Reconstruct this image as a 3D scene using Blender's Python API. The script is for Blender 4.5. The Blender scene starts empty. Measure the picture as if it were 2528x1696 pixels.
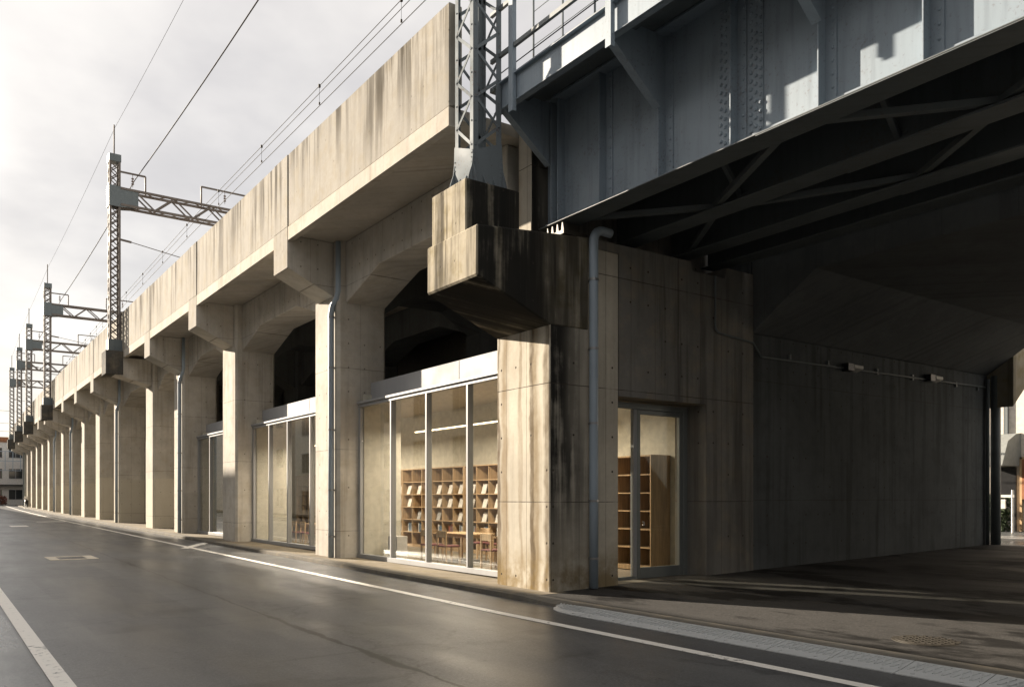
import bpy, bmesh, math, random
from mathutils import Vector, Matrix
random.seed(7)
S = bpy.context.scene
COL = S.collection
PI = math.pi

# ------------------------------------------------------------------ helpers
def sh(y):                     # gentle right-hand curve of street and viaduct
    return .00022 * max(0, y - 45) ** 2
def gy(y):                     # the street climbs very slightly
    return .006 * max(0, min(y, 140) - 10)

class MB:
    def __init__(s): s.v = []; s.f = []
    def add(s, vs, fs):
        b = len(s.v); s.v += [tuple(v) for v in vs]; s.f += [tuple(i + b for i in f) for f in fs]
    def box(s, x0, x1, y0, y1, z0, z1):
        s.add([(x0,y0,z0),(x1,y0,z0),(x1,y1,z0),(x0,y1,z0),(x0,y0,z1),(x1,y0,z1),(x1,y1,z1),(x0,y1,z1)],
              [(3,2,1,0),(4,5,6,7),(0,1,5,4),(1,2,6,5),(2,3,7,6),(3,0,4,7)])
        return s
    def prism(s, pts, a, b, axis):
        """2D outline swept along an axis: 'y' pts=(x,z); 'x' pts=(y,z); 'z' pts=(x,y)"""
        n = len(pts)
        def P(p, t):
            return (p[0], t, p[1]) if axis == 'y' else (t, p[0], p[1]) if axis == 'x' else (p[0], p[1], t)
        vs = [P(p, a) for p in pts] + [P(p, b) for p in pts]
        fs = [tuple(range(n))[::-1], tuple(range(n, 2 * n))] + [(i, (i + 1) % n, n + (i + 1) % n, n + i) for i in range(n)]
        s.add(vs, fs); return s
    def bar(s, p, q, w, h, up=(0, 0, 1)):
        p, q = Vector(p), Vector(q); d = (q - p).normalized(); u = Vector(up)
        if abs(d.dot(u)) > .98: u = Vector((0, 1, 0))
        a = d.cross(u).normalized() * w / 2; b = a.cross(d).normalized() * h / 2
        s.add([p-a-b, p+a-b, p+a+b, p-a+b, q-a-b, q+a-b, q+a+b, q-a+b],
              [(3,2,1,0),(4,5,6,7),(0,1,5,4),(1,2,6,5),(2,3,7,6),(3,0,4,7)]); return s
    def tube(s, pts, r, n=8, caps=True):
        pts = [Vector(p) for p in pts]; rings = []
        ref = Vector((.31, .23, .92)); prev = None
        for i, p in enumerate(pts):
            d = (pts[min(i+1, len(pts)-1)] - pts[max(i-1, 0)]).normalized()
            if prev is None:
                u = ref if abs(d.dot(ref)) < .9 else Vector((1, 0, 0))
                a = d.cross(u).normalized()
            else:
                a = (prev - d * prev.dot(d)).normalized()
            prev = a; b = d.cross(a)
            rings.append([p + (a * math.cos(2*PI*k/n) + b * math.sin(2*PI*k/n)) * r for k in range(n)])
        vs = [v for R in rings for v in R]; fs = []
        for i in range(len(pts) - 1):
            for k in range(n):
                fs.append((i*n+k, i*n+(k+1) % n, (i+1)*n+(k+1) % n, (i+1)*n+k))
        if caps: fs += [tuple(range(n))[::-1], tuple((len(pts)-1)*n+k for k in range(n))]
        s.add(vs, fs); return s
    def rivet(s, c, nrm, r=.018):
        c = Vector(c); nv = Vector(nrm).normalized(); a = nv.orthogonal().normalized(); b = nv.cross(a); vs = []
        for rr, hh in ((r, 0), (r*.78, r*.55)):
            vs += [c + (a*math.cos(2*PI*k/8) + b*math.sin(2*PI*k/8))*rr + nv*hh for k in range(8)]
        vs.append(c + nv * r * .82)
        s.add(vs, [(k, (k+1) % 8, 8+(k+1) % 8, 8+k) for k in range(8)] + [(8+k, 8+(k+1) % 8, 16) for k in range(8)])
        return s
    def build(s, name, mat, parent=None, warp=False, ground=False, smooth=False, bevel=0, **tags):
        vs = s.v
        if warp: vs = [(x + sh(y), y, z) for x, y, z in vs]
        if ground: vs = [(x, y, z + gy(y)) for x, y, z in vs]
        if parent is not None:
            o0 = Vector(parent['_o'])
        else:
            xs, ys, zs = zip(*vs); o0 = Vector(((min(xs)+max(xs))/2, (min(ys)+max(ys))/2, min(zs)))
        me = bpy.data.meshes.new(name)
        me.from_pydata([Vector(v) - o0 for v in vs], [], s.f)
        bm = bmesh.new(); bm.from_mesh(me); bmesh.ops.recalc_face_normals(bm, faces=bm.faces); bm.to_mesh(me); bm.free()
        me.materials.append(mat)
        if smooth:
            for p in me.polygons: p.use_smooth = True
        o = bpy.data.objects.new(name, me); COL.objects.link(o)
        o['_o'] = tuple(o0)
        if parent is not None: o.parent = parent
        else: o.location = o0
        if bevel:
            m = o.modifiers.new('b', 'BEVEL'); m.width = bevel; m.segments = 1; m.limit_method = 'ANGLE'; m.angle_limit = .6
        for k, v in tags.items(): o[k] = v
        return o

def thing(name, loc, label, cat, group=None):
    o = bpy.data.objects.new(name, None); COL.objects.link(o); o.location = loc; o['_o'] = tuple(loc)
    o.empty_display_size = .2
    o['label'] = label; o['category'] = cat
    if group: o['group'] = group
    return o
def copy_tree(root, loc, label=None):
    r = root.copy(); COL.objects.link(r); r.location = loc
    if label: r['label'] = label
    for ch in root.children:
        c = ch.copy(); COL.objects.link(c); c.parent = r
        for g in ch.children:
            d = g.copy(); COL.objects.link(d); d.parent = c
    return r
def tag(o, label, cat, group=None):
    o['label'] = label; o['category'] = cat
    if group: o['group'] = group
    return o

# ------------------------------------------------------------------ materials
class NT:
    def __init__(s, name):
        s.mat = bpy.data.materials.new(name); s.mat.use_nodes = True
        s.t = s.mat.node_tree; s.t.nodes.clear()
        s.out = s.t.nodes.new('ShaderNodeOutputMaterial')
    def n(s, ty): return s.t.nodes.new(ty)
    def L(s, a, b): s.t.links.new(a, b)
    def put(s, sock, v):
        if hasattr(v, 'is_output'): s.L(v, sock)
        else: sock.default_value = (*v, 1) if isinstance(v, tuple) and len(v) == 3 and len(sock.default_value) == 4 else v
    def m(s, op, a, b=0., c=0.):
        x = s.n('ShaderNodeMath'); x.operation = op
        for i, v in enumerate((a, b, c)): s.put(x.inputs[i], v)
        return x.outputs[0]
    def mix(s, f, a, b, mode='MIX'):
        x = s.n('ShaderNodeMix'); x.data_type = 'RGBA'; x.blend_type = mode
        s.put(x.inputs[0], f); s.put(x.inputs[6], a); s.put(x.inputs[7], b); return x.outputs[2]
    def rng(s, v, lo, hi, a=0., b=1.):
        x = s.n('ShaderNodeMapRange'); x.interpolation_type = 'SMOOTHSTEP'
        for i, q in enumerate((v, lo, hi, a, b)): s.put(x.inputs[i], q)
        return x.outputs[0]
    def vec(s, a, b, c):
        x = s.n('ShaderNodeCombineXYZ')
        for i, v in enumerate((a, b, c)): s.put(x.inputs[i], v)
        return x.outputs[0]
    def noise(s, v, scale, det=4., rough=.55):
        x = s.n('ShaderNodeTexNoise'); s.L(v, x.inputs['Vector'])
        x.inputs['Scale'].default_value = scale; x.inputs['Detail'].default_value = det; x.inputs['Roughness'].default_value = rough
        return x.outputs['Fac']
    def white(s, v):
        x = s.n('ShaderNodeTexWhiteNoise'); s.L(v, x.inputs['Vector']); return x.outputs['Value']
    def pos(s):
        g = s.n('ShaderNodeNewGeometry'); q = s.n('ShaderNodeSeparateXYZ'); s.L(g.outputs['Position'], q.inputs[0])
        r = s.n('ShaderNodeSeparateXYZ'); s.L(g.outputs['Normal'], r.inputs[0])
        return g.outputs['Position'], q.outputs, r.outputs
    def bump(s, h, strength=.3, dist=.01):
        b = s.n('ShaderNodeBump'); b.inputs['Strength'].default_value = strength; b.inputs['Distance'].default_value = dist
        s.L(h, b.inputs['Height']); return b.outputs[0]
    def bsdf(s, col, rough=.6, metal=0., normal=None, spec=.5, **kw):
        b = s.n('ShaderNodeBsdfPrincipled')
        s.put(b.inputs['Base Color'], col); s.put(b.inputs['Roughness'], rough); s.put(b.inputs['Metallic'], metal)
        s.put(b.inputs['Specular IOR Level'], spec)
        if normal is not None: s.L(normal, b.inputs['Normal'])
        for k, v in kw.items(): s.put(b.inputs[k.replace('_', ' ')], v)
        s.L(b.outputs[0], s.out.inputs[0]); return b

def concrete(name, base=(.44,.40,.335), dirt=(.115,.095,.07), streak=.55, top=None, su=.9, sz=1.85, zoff=0., holes=1.,
             black=None, drips=None, lines=1., tint=(.36,.29,.19), tintamt=.35, paint=None, mott=.38, sharp=0.):
    t = NT(name); P, (X, Y, Z), (NX, NY, NZ) = t.pos()
    u = t.m('ADD', X, Y)
    n1 = t.noise(P, .55, 5.); n2 = t.noise(P, 11., 7., .65); n3 = t.noise(P, 2.6, 5., .6)
    st = t.noise(t.vec(t.m('MULTIPLY', u, 5.), 7.3, t.m('MULTIPLY', Z, .25)), 1., 6., .6)
    st2 = t.noise(t.vec(t.m('MULTIPLY', u, .9), 3.1, t.m('MULTIPLY', Z, .2)), 1., 3.)
    zz = t.m('ADD', Z, zoff)
    fu = t.m('DIVIDE', u, su); fz = t.m('DIVIDE', zz, sz)
    cell = t.white(t.vec(t.m('FLOOR', fu), t.m('FLOOR', fz), 1.3))
    col = t.mix(t.rng(n1, .3, .7), tuple(c*.83 for c in base), tuple(min(1, c*1.12) for c in base))
    col = t.mix(t.m('MULTIPLY', t.rng(n3, .42, .75), tintamt), col, tint)
    col = t.mix(t.rng(n2, .35, .75, 0., .22), col, tuple(c*.62 for c in base))
    n4 = t.noise(t.vec(t.m('MULTIPLY', u, 1.6), 5., t.m('MULTIPLY', Z, .8)), 1., 7., .68)
    col = t.mix(t.rng(n4, .46, .7, 0., mott), col, tuple(c*.58 for c in base))
    col = t.mix(t.m('MULTIPLY', cell, .2), col, tuple(c*.55 for c in base))
    mask = t.m('MULTIPLY', t.rng(st, .47-sharp*.06, .72-sharp*.14), t.rng(st2, .36, .62, max(.05, .25-.15*sharp), 1.))
    if top:
        z0, z1 = top
        zm = t.rng(t.m('ADD', Z, t.m('MULTIPLY', t.m('SUBTRACT', st, .5), (z1-z0)*1.1)), z0, z1)
        edge = t.rng(t.m('ADD', Z, t.m('MULTIPLY', t.m('SUBTRACT', n3, .5), .5)), z1-.28, z1, 0., .6)
        mask = t.m('MAXIMUM', t.m('MULTIPLY', mask, t.m('ADD', zm, .12)), edge)
    col = t.mix(t.m('MULTIPLY', mask, streak), col, dirt)
    if drips:                       # long rust-and-algae drip tracks on a street face
        for (yc, w, amt, c) in drips:
            wob = t.m('MULTIPLY', t.m('SUBTRACT', t.noise(t.vec(u, 2.2, t.m('MULTIPLY', Z, 1.4)), 1.1, 3.), .5), .20)
            d = t.m('ABSOLUTE', t.m('SUBTRACT', t.m('ADD', Y, wob), yc))
            dm = t.m('MULTIPLY', t.rng(t.m('ADD', d, t.m('MULTIPLY', t.m('SUBTRACT', st, .5), .28)), w, w*.15, 0., amt), t.rng(n4, .3, .6, .45, 1.))
            dm = t.m('MULTIPLY', dm, t.rng(NX, -.5, -.7))
            col = t.mix(dm, col, c)
        am = t.m('MULTIPLY', t.rng(Z, .95, .1), t.rng(n3, .35, .62, .1, .75))
        col = t.mix(am, col, (.20,.135,.045))
    if black:                       # soot and water black in vertical runs, plus the side faces' shade
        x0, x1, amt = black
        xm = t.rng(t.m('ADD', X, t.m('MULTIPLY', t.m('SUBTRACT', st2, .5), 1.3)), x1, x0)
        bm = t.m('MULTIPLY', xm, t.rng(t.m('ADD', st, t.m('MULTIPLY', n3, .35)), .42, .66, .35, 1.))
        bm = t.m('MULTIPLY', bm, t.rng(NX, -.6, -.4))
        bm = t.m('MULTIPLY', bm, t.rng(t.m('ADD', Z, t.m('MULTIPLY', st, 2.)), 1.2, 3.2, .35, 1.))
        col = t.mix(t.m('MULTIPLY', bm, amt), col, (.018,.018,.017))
    # formwork joints and tie holes
    def line(f, size, w):
        d = t.m('MULTIPLY', t.m('ABSOLUTE', t.m('SUBTRACT', t.m('FRACT', f), .5)), size)
        return t.rng(d, w, w*.3)
    ln = t.m('MAXIMUM', t.m('MULTIPLY', line(fu, su, .010), .55), line(fz, sz, .010))
    ln = t.m('MULTIPLY', ln, t.rng(n3, .25, .55, .25, lines))
    hu = t.m('MULTIPLY', t.m('SUBTRACT', t.m('FRACT', t.m('DIVIDE', u, .45)), .5), .45)
    hz = t.m('MULTIPLY', t.m('SUBTRACT', t.m('FRACT', t.m('DIVIDE', zz, .62)), .5), .62)
    hid = t.white(t.vec(t.m('FLOOR', t.m('DIVIDE', u, .45)), t.m('FLOOR', t.m('DIVIDE', zz, .62)), 4.))
    hr = t.m('SQRT', t.m('ADD', t.m('MULTIPLY', hu, hu), t.m('MULTIPLY', hz, hz)))
    hm = t.m('MULTIPLY', t.rng(hr, .026, .012), t.m('GREATER_THAN', hid, .45))
    hm = t.m('MULTIPLY', hm, t.m('MULTIPLY', t.m('LESS_THAN', t.m('ABSOLUTE', NZ), .5), holes))
    dk = t.m('MAXIMUM', t.m('MULTIPLY', ln, .6), t.m('MULTIPLY', hm, .75))
    if paint:                       # old painted dado on the pillars
        zp, pc = paint
        pm = t.m('LESS_THAN', t.m('ADD', Z, t.m('MULTIPLY', t.white(t.vec(t.m('FLOOR', t.m('DIVIDE', Y, 3.)), 1., 1.)), .5)), zp)
        col = t.mix(t.m('MULTIPLY', pm, .7), col, pc)
    col = t.mix(dk, col, (.06,.05,.04))
    h = t.m('ADD', t.m('MULTIPLY', n2, .5), t.m('ADD', t.m('MULTIPLY', n3, .4), t.m('MULTIPLY', dk, -1.2)))
    t.bsdf(col, t.rng(n1, .3, .7, .88, 1.), normal=t.bump(h, .55, .012), spec=.08)
    return t.mat

def paint(name, c, rough=.5, grime=.35, metal=0., spec=.5, rust=.0):
    t = NT(name); P, (X, Y, Z), N = t.pos()
    n = t.noise(P, 1.3, 5.); st = t.noise(t.vec(t.m('MULTIPLY', t.m('ADD', X, Y), 7.), 1., t.m('MULTIPLY', Z, .6)), 1., 5.)
    f = t.noise(P, 24., 4.)
    col = t.mix(t.m('MULTIPLY', t.rng(st, .45, .75), grime), c, tuple(q*.5 for q in c))
    col = t.mix(t.rng(n, .4, .7, 0., grime*.6), col, tuple(q*.72 for q in c))
    if rust: col = t.mix(t.m('MULTIPLY', t.rng(t.m('ADD', f, t.m('MULTIPLY', n, .4)), .78, .92), rust), col, (.11,.05,.025))
    t.bsdf(col, t.rng(n, .3, .7, rough*.85, min(1, rough*1.2)), metal, t.bump(f, .08, .004), spec)
    return t.mat

def plain(name, c, rough=.6, **kw):
    t = NT(name); P, q, N = t.pos(); n = t.noise(P, 6., 4.)
    t.bsdf(t.mix(t.rng(n, .3, .7), tuple(x*.88 for x in c), tuple(min(1, x*1.08) for x in c)), rough, **kw); return t.mat

def emit(name, c, s):
    t = NT(name); e = t.n('ShaderNodeEmission'); e.inputs[0].default_value = (*c, 1); e.inputs[1].default_value = s
    t.L(e.outputs[0], t.out.inputs[0]); return t.mat

def glass(name, tint=(.86,.92,.88), refl=1.):
    t = NT(name); fr = t.n('ShaderNodeFresnel'); gm = t.n('ShaderNodeNewGeometry')
    t.L(t.m('SUBTRACT', 1.52, t.m('MULTIPLY', gm.outputs['Backfacing'], 1.52-1/1.52)), fr.inputs[0])
    tr = t.n('ShaderNodeBsdfTransparent'); tr.inputs[0].default_value = (*tint, 1)
    gl = t.n('ShaderNodeBsdfGlossy'); gl.inputs['Roughness'].default_value = .02; gl.inputs[0].default_value = (.95,.97,.97,1)
    mx = t.n('ShaderNodeMixShader'); t.L(t.m('MINIMUM', t.m('MULTIPLY', fr.outputs[0], 1.5*refl), 1.), mx.inputs[0])
    t.L(tr.outputs[0], mx.inputs[1]); t.L(gl.outputs[0], mx.inputs[2]); t.L(mx.outputs[0], t.out.inputs[0]); return t.mat

def asphalt(name, base=.042, wet=True, warmth=(1., .98, .95), seam=False, spec=.5, rlo=.24, rhi=.52, wetpatch=False):
    t = NT(name); P, (X, Y, Z), N = t.pos()
    a = t.noise(P, 95., 3., .7); b = t.noise(P, .35, 5.); c = t.noise(t.vec(t.m('MULTIPLY', X, 1.3), t.m('MULTIPLY', Y, .28), 0.), .8, 5.)
    d = t.noise(P, 3.5, 5., .6)
    vo = t.n('ShaderNodeTexVoronoi'); vo.inputs['Scale'].default_value = 70.; t.L(P, vo.inputs['Vector'])
    k = t.m('MULTIPLY', t.rng(a, .3, .75, .5, 1.6), t.rng(b, .3, .7, .93, 1.08))
    k = t.m('MULTIPLY', k, t.rng(d, .35, .7, .95, 1.05))
    gr = t.noise(P, 32., 3., .7); k = t.m('MULTIPLY', k, t.rng(gr, .3, .7, .74, 1.24))
    pit = t.n('ShaderNodeTexVoronoi'); pit.inputs['Scale'].default_value = 3.2; t.L(P, pit.inputs['Vector'])
    k = t.m('MULTIPLY', k, t.rng(pit.outputs['Distance'], .045, .085, .3, 1.))
    if wetpatch:
        wn = t.noise(t.vec(t.m('MULTIPLY', X, 1.1), t.m('MULTIPLY', Y, .5), 3.), 1.1, 6., .6)
        k = t.m('MULTIPLY', k, t.rng(wn, .50, .60, 1., .22))
    k = t.m('MULTIPLY', k, base)
    col = t.n('ShaderNodeCombineColor')
    for i in range(3): t.L(t.m('MULTIPLY', k, warmth[i]), col.inputs[i])
    col = col.outputs[0]
    if seam:
        wx = t.noise(t.vec(t.m('MULTIPLY', X, .7), t.m('MULTIPLY', Y, 1.5), 9.), .8, 6., .62)
        damp = t.rng(wx, .56, .66)
        k = None
        rp = t.m('MULTIPLY', t.m('MULTIPLY', t.m('GREATER_THAN', X, 1.7), t.m('LESS_THAN', X, 3.3)), t.m('MULTIPLY', t.m('GREATER_THAN', Y, 11.2), t.m('LESS_THAN', Y, 22.)))
        wear = t.rng(t.m('ABSOLUTE', t.m('SUBTRACT', t.m('PINGPONG', t.m('ADD', X, .4), 1.5), .8)), .6, .0)
        col = t.mix(t.m('MULTIPLY', wear, .22), col, (.17,.168,.162))
        col = t.mix(t.m('MULTIPLY', rp, .35), col, (.06,.06,.06))
        col = t.mix(t.m('MULTIPLY', damp, .45), col, (.03,.03,.031))
        ck = t.n('ShaderNodeTexVoronoi'); ck.feature = 'DISTANCE_TO_EDGE'; ck.inputs['Scale'].default_value = .42
        t.L(t.vec(t.m('ADD', X, t.m('MULTIPLY', d, .9)), t.m('ADD', Y, t.m('MULTIPLY', a, .25)), 0.), ck.inputs['Vector'])
        cm_ = t.m('MULTIPLY', t.rng(ck.outputs['Distance'], .016, .004), t.rng(b, .44, .54))
        col = t.mix(t.m('MULTIPLY', cm_, .4), col, (.02,.02,.02))
        sx = t.m('ADD', t.m('MULTIPLY', Y, .0105), 3.86)
        sx = t.m('ADD', sx, t.m('MULTIPLY', t.m('SUBTRACT', t.noise(t.vec(0., Y, 0.), 1.1, 5., .7), .5), .22))
        sd = t.m('ABSOLUTE', t.m('SUBTRACT', X, sx))
        sw = t.rng(t.noise(t.vec(4., Y, 0.), .4, 3.), .45, .65, .022, .09)
        sm = t.rng(sd, sw, t.m('MULTIPLY', sw, .4))
        col = t.mix(t.m('MULTIPLY', sm, .92), col, (.008,.008,.008))
    rough = t.rng(t.m('ADD', t.m('MULTIPLY', c, .7), t.m('MULTIPLY', b, .3)), .36, .62, rlo, rhi)
    rough = t.m('ADD', rough, t.m('MULTIPLY', t.m('SUBTRACT', a, .5), .15))
    h = t.m('ADD', t.m('MULTIPLY', a, .5), t.m('MULTIPLY', vo.outputs['Distance'], .8))
    t.bsdf(col, rough, normal=t.bump(h, .2, .006), spec=spec)
    return t.mat

M = {}
M['parapet'] = concrete('parapet_concrete', (.375,.352,.31), (.07,.06,.045), .92, (8.0, 10.4), sharp=1., su=2.1, sz=20., zoff=3., holes=.5, tint=(.33,.285,.205), tintamt=.6)
M['slab'] = concrete('slab_concrete', (.52,.48,.42), streak=.3, su=2.1, sz=30., zoff=3., holes=.2)
M['frame'] = concrete('frame_concrete', (.57,.535,.475), streak=.4, su=.98, sz=2.1, zoff=.3)
M['pillar'] = concrete('pillar_concrete', (.54,.505,.445), streak=.3, su=.98, sz=2.1, zoff=.3, paint=(2.9, (.52,.48,.39)), holes=.7)
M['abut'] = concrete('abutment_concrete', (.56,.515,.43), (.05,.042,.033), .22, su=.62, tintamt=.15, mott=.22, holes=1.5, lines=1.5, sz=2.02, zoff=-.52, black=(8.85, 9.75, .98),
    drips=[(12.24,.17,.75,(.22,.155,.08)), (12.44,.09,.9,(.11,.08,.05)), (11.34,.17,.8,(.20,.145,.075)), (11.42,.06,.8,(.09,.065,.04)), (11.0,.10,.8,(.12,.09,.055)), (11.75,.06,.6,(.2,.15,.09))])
M['abutwall'] = concrete('shade_dark_wall_concrete', (.22,.212,.195), (.05,.046,.04), .6, su=.62, sz=2.02, zoff=-.52, sharp=.4, holes=1.5, lines=1.5)  # darker copy of the abutment concrete, shade put into the base; streaks are dirt
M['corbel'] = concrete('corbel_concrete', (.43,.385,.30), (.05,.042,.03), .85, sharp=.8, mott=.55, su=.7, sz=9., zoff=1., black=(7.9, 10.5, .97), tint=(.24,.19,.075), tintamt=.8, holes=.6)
M['soot'] = concrete('soot_concrete', (.085,.083,.078), (.02,.02,.02), .7, holes=.2)
M['underpass'] = concrete('underpass_concrete', (.125,.134,.138), (.04,.04,.038), .5, su=.9, sz=2.5, zoff=-.3, mott=.12, tint=(.055,.054,.05), sharp=.5, holes=1.3)  # base darkened so the underpass shade reads deeper
M['soffit'] = concrete('soffit_concrete', (.135,.143,.146), (.05,.05,.048), .4, su=1.2, sz=9., holes=0., mott=.0, tint=(.03,.029,.027), tintamt=.2)  # dark base carries the shade under the decks and on inner members
M['mhframe'] = plain('gully_frame_concrete', (.68,.62,.52), .8)
M['kerb'] = concrete('kerb_concrete', (.17,.16,.14), streak=.25, su=.6, sz=9., holes=0., lines=1.)
M['pave'] = concrete('pavement_concrete', (.23,.20,.155), (.07,.055,.035), .5, su=1.5, sz=9., holes=0., tint=(.15,.12,.06), tintamt=.7)
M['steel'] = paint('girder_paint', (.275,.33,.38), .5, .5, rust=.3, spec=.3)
M['steeldk'] = paint('dark_and_shade_steel', (.14,.16,.165), .5, .4, rust=.3)  # dark steel, also the shaded copy of the girder paint
M['mast'] = paint('mast_galvanised', (.17,.195,.21), .75, .35, spec=.12, rust=.5)
M['steelcap'] = paint('mast_cap_paint', (.12,.145,.155), .5, .3)
M['mastfar'] = paint('mast_weathered', (.14,.122,.11), .75, .3, rust=.4)
M['pipe'] = paint('downpipe_paint', (.30,.36,.42), .42, .3)
M['clamp'] = paint('clamp_steel', (.33,.33,.33), .35, .2, .7)
M['alu'] = paint('aluminium_frame', (.33,.335,.34), .5, .2, .1, spec=.25)
M['fascia'] = paint('fascia_panel', (.36,.365,.375), .6, .12, spec=.12)
M['doorframe'] = paint('door_frame_grey', (.20,.215,.21), .4, .15, .3)
def worn(name, c):
    t = NT(name); P, q_, N = t.pos(); f = t.noise(P, 14., 6., .7); g2 = t.noise(P, 1.1, 4.)
    chip = t.rng(t.m('ADD', f, t.m('MULTIPLY', g2, .5)), .86, .94)
    col = t.mix(t.rng(f, .3, .7, 0., .25), c, tuple(x*.8 for x in c))
    t.bsdf(t.mix(t.m('MULTIPLY', chip, .85), col, (.12,.118,.115)), .5, normal=t.bump(f, .1, .004), spec=.3); return t.mat
M['line'] = worn('road_paint', (.86,.83,.77)) if True else paint('road_paint', (.86,.83,.77), .4, .15, rust=.1)
M['ramp'] = paint('ramp_steel', (.52,.535,.535), .42, .25, 0.)
M['iron'] = paint('cast_iron', (.07,.062,.05), .45, .4, .4)
M['wire'] = plain('wire_dark', (.02,.017,.015), .8)
M['insul'] = plain('insulator_brown', (.12,.075,.055), .35)
M['road'] = asphalt('road_asphalt', .108, seam=True, warmth=(.97,.99,1.01), rlo=.30, rhi=.42, spec=.32)
M['lane'] = asphalt('side_lane_asphalt', .095, warmth=(.93,.99,1.02), rlo=.2, rhi=.45)
M['drive'] = asphalt('driveway_asphalt', .052, warmth=(1.02,.98,.93), rlo=.6, rhi=.9, spec=.12, wetpatch=True)
M['glass'] = glass('window_glass', (.955,.96,.945), 1.)
M['doorglass'] = glass('door_glass', (.97,.98,.96), .5)
M['plaster'] = plain('interior_plaster', (.58,.555,.47), .8)
M['ceil'] = plain('interior_ceiling', (.50,.46,.38), .8)
M['floorin'] = plain('interior_floor', (.30,.26,.21), .45)
M['dark'] = plain('dark_render', (.13,.12,.11), .9)  # dark base holds the void behind the bays in shade
def wood(name, c):
    t = NT(name); P, (X, Y, Z), N = t.pos()
    g = t.noise(t.vec(t.m('MULTIPLY', X, 9.), t.m('MULTIPLY', Y, 9.), t.m('MULTIPLY', Z, .8)), 2., 5., .6)
    t.bsdf(t.mix(t.rng(g, .35, .65), tuple(q*.8 for q in c), tuple(q*1.15 for q in c)), .5); return t.mat
M['wood'] = wood('oak_wood', (.43,.30,.17))
M['woodlt'] = wood('beech_wood', (.52,.36,.2))
M['woodbk'] = wood('shelf_back_wood', (.20,.14,.09))
M['seat'] = plain('red_seat_fabric', (.13,.03,.025), .8)
M['white'] = plain('white_card', (.62,.60,.56), .6)
M['bookblue'] = plain('book_blue', (.10,.17,.26), .5)
M['bookgrey'] = plain('book_grey', (.30,.30,.29), .5)
M['bookred'] = plain('book_rust', (.30,.10,.06), .5)
M['lamp'] = emit('lamp_tube', (1., .76, .45), 2.6)
M['render1'] = plain('render_cream', (.70,.67,.60), .85)
M['render2'] = plain('render_grey', (.58,.57,.55), .85)
M['render3'] = plain('render_beige', (.66,.60,.52), .85)
M['white_render'] = plain('render_white', (.62,.60,.57), .8)
M['winblk'] = plain('window_dark', (.03,.035,.04), .12)
M['awning'] = plain('awning_canvas', (.20,.21,.20), .7)
M['shutter'] = plain('brown_shutter', (.30,.12,.05), .5)
M['black'] = plain('black_plastic', (.015,.015,.016), .35)
M['tyre'] = plain('tyre_rubber', (.02,.02,.02), .8)
M['leaf'] = plain('leaf_green', (.05,.075,.03), .7)
M['leafred'] = plain('leaf_rust', (.14,.05,.03), .7)
M['earth'] = plain('earth', (.12,.11,.09), .9)

# ------------------------------------------------------------------ camera
F = 2024.; A = math.atan((1264 + 181) / F)
cam = bpy.data.cameras.new('camera'); co = bpy.data.objects.new('camera', cam); COL.objects.link(co)
cam.sensor_width = 36; cam.lens = F / 2528 * 36; cam.shift_y = (1229 - 848) / 2528
cam.clip_end = 5000; cam.clip_start = .05
co.location = (0, 0, 1.6); co.rotation_euler = (PI/2, 0, -A)
S.camera = co

# ------------------------------------------------------------------ light
SUN = Vector((1, -2.7, -1.0))
sl = bpy.data.lights.new('sun', 'SUN'); so = bpy.data.objects.new('sun', sl); COL.objects.link(so)
sl.energy = 5.; sl.angle = math.radians(.45); sl.color = (1., .87, .71)
so.rotation_euler = SUN.to_track_quat('-Z', 'Y').to_euler(); so.location = (-20, 40, 40)
w = bpy.data.worlds.new('World'); S.world = w; w.use_nodes = True
nt = w.node_tree; nt.nodes.clear()
wt = NT.__new__(NT); wt.t = nt; wt.mat = None
wo = nt.nodes.new('ShaderNodeOutputWorld'); bg = nt.nodes.new('ShaderNodeBackground'); nt.links.new(bg.outputs[0], wo.inputs[0])
sky = nt.nodes.new('ShaderNodeTexSky'); sky.sky_type = 'NISHITA'; sky.sun_disc = False
sky.sun_elevation = math.atan(1 / 2.879); sky.sun_rotation = -math.atan(1 / 2.7)
tc = nt.nodes.new('ShaderNodeTexCoord'); sp = nt.nodes.new('ShaderNodeSeparateXYZ'); nt.links.new(tc.outputs['Generated'], sp.inputs[0])
dz = wt.m('ADD', wt.m('MAXIMUM', sp.outputs[2], 0.), .22)
cv = wt.vec(wt.m('DIVIDE', sp.outputs[0], dz), wt.m('DIVIDE', sp.outputs[1], dz), 0.)
c1 = wt.noise(cv, 1.15, 6., .52); c2 = wt.noise(cv, .42, 3.)
cm = wt.rng(wt.m('ADD', wt.m('MULTIPLY', c1, .7), wt.m('MULTIPLY', c2, .3)), .40, .60)
cc = wt.mix(cm, (1.92, 1.82, 1.77), (3.05, 2.88, 2.68))
cover = wt.mix(.93, sky.outputs[0], cc)
dv = nt.nodes.new('ShaderNodeVectorMath'); dv.operation = 'DOT_PRODUCT'; nt.links.new(tc.outputs['Generated'], dv.inputs[0])
sd_ = -SUN.normalized(); dv.inputs[1].default_value = sd_
glow = wt.rng(dv.outputs['Value'], .915, 1., 1., 3.)
sc_ = nt.nodes.new('ShaderNodeVectorMath'); sc_.operation = 'SCALE'; nt.links.new(cover, sc_.inputs[0]); nt.links.new(glow, sc_.inputs['Scale'])
cover = sc_.outputs[0]
nt.links.new(cover, bg.inputs[0]); bg.inputs[1].default_value = .1

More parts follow.
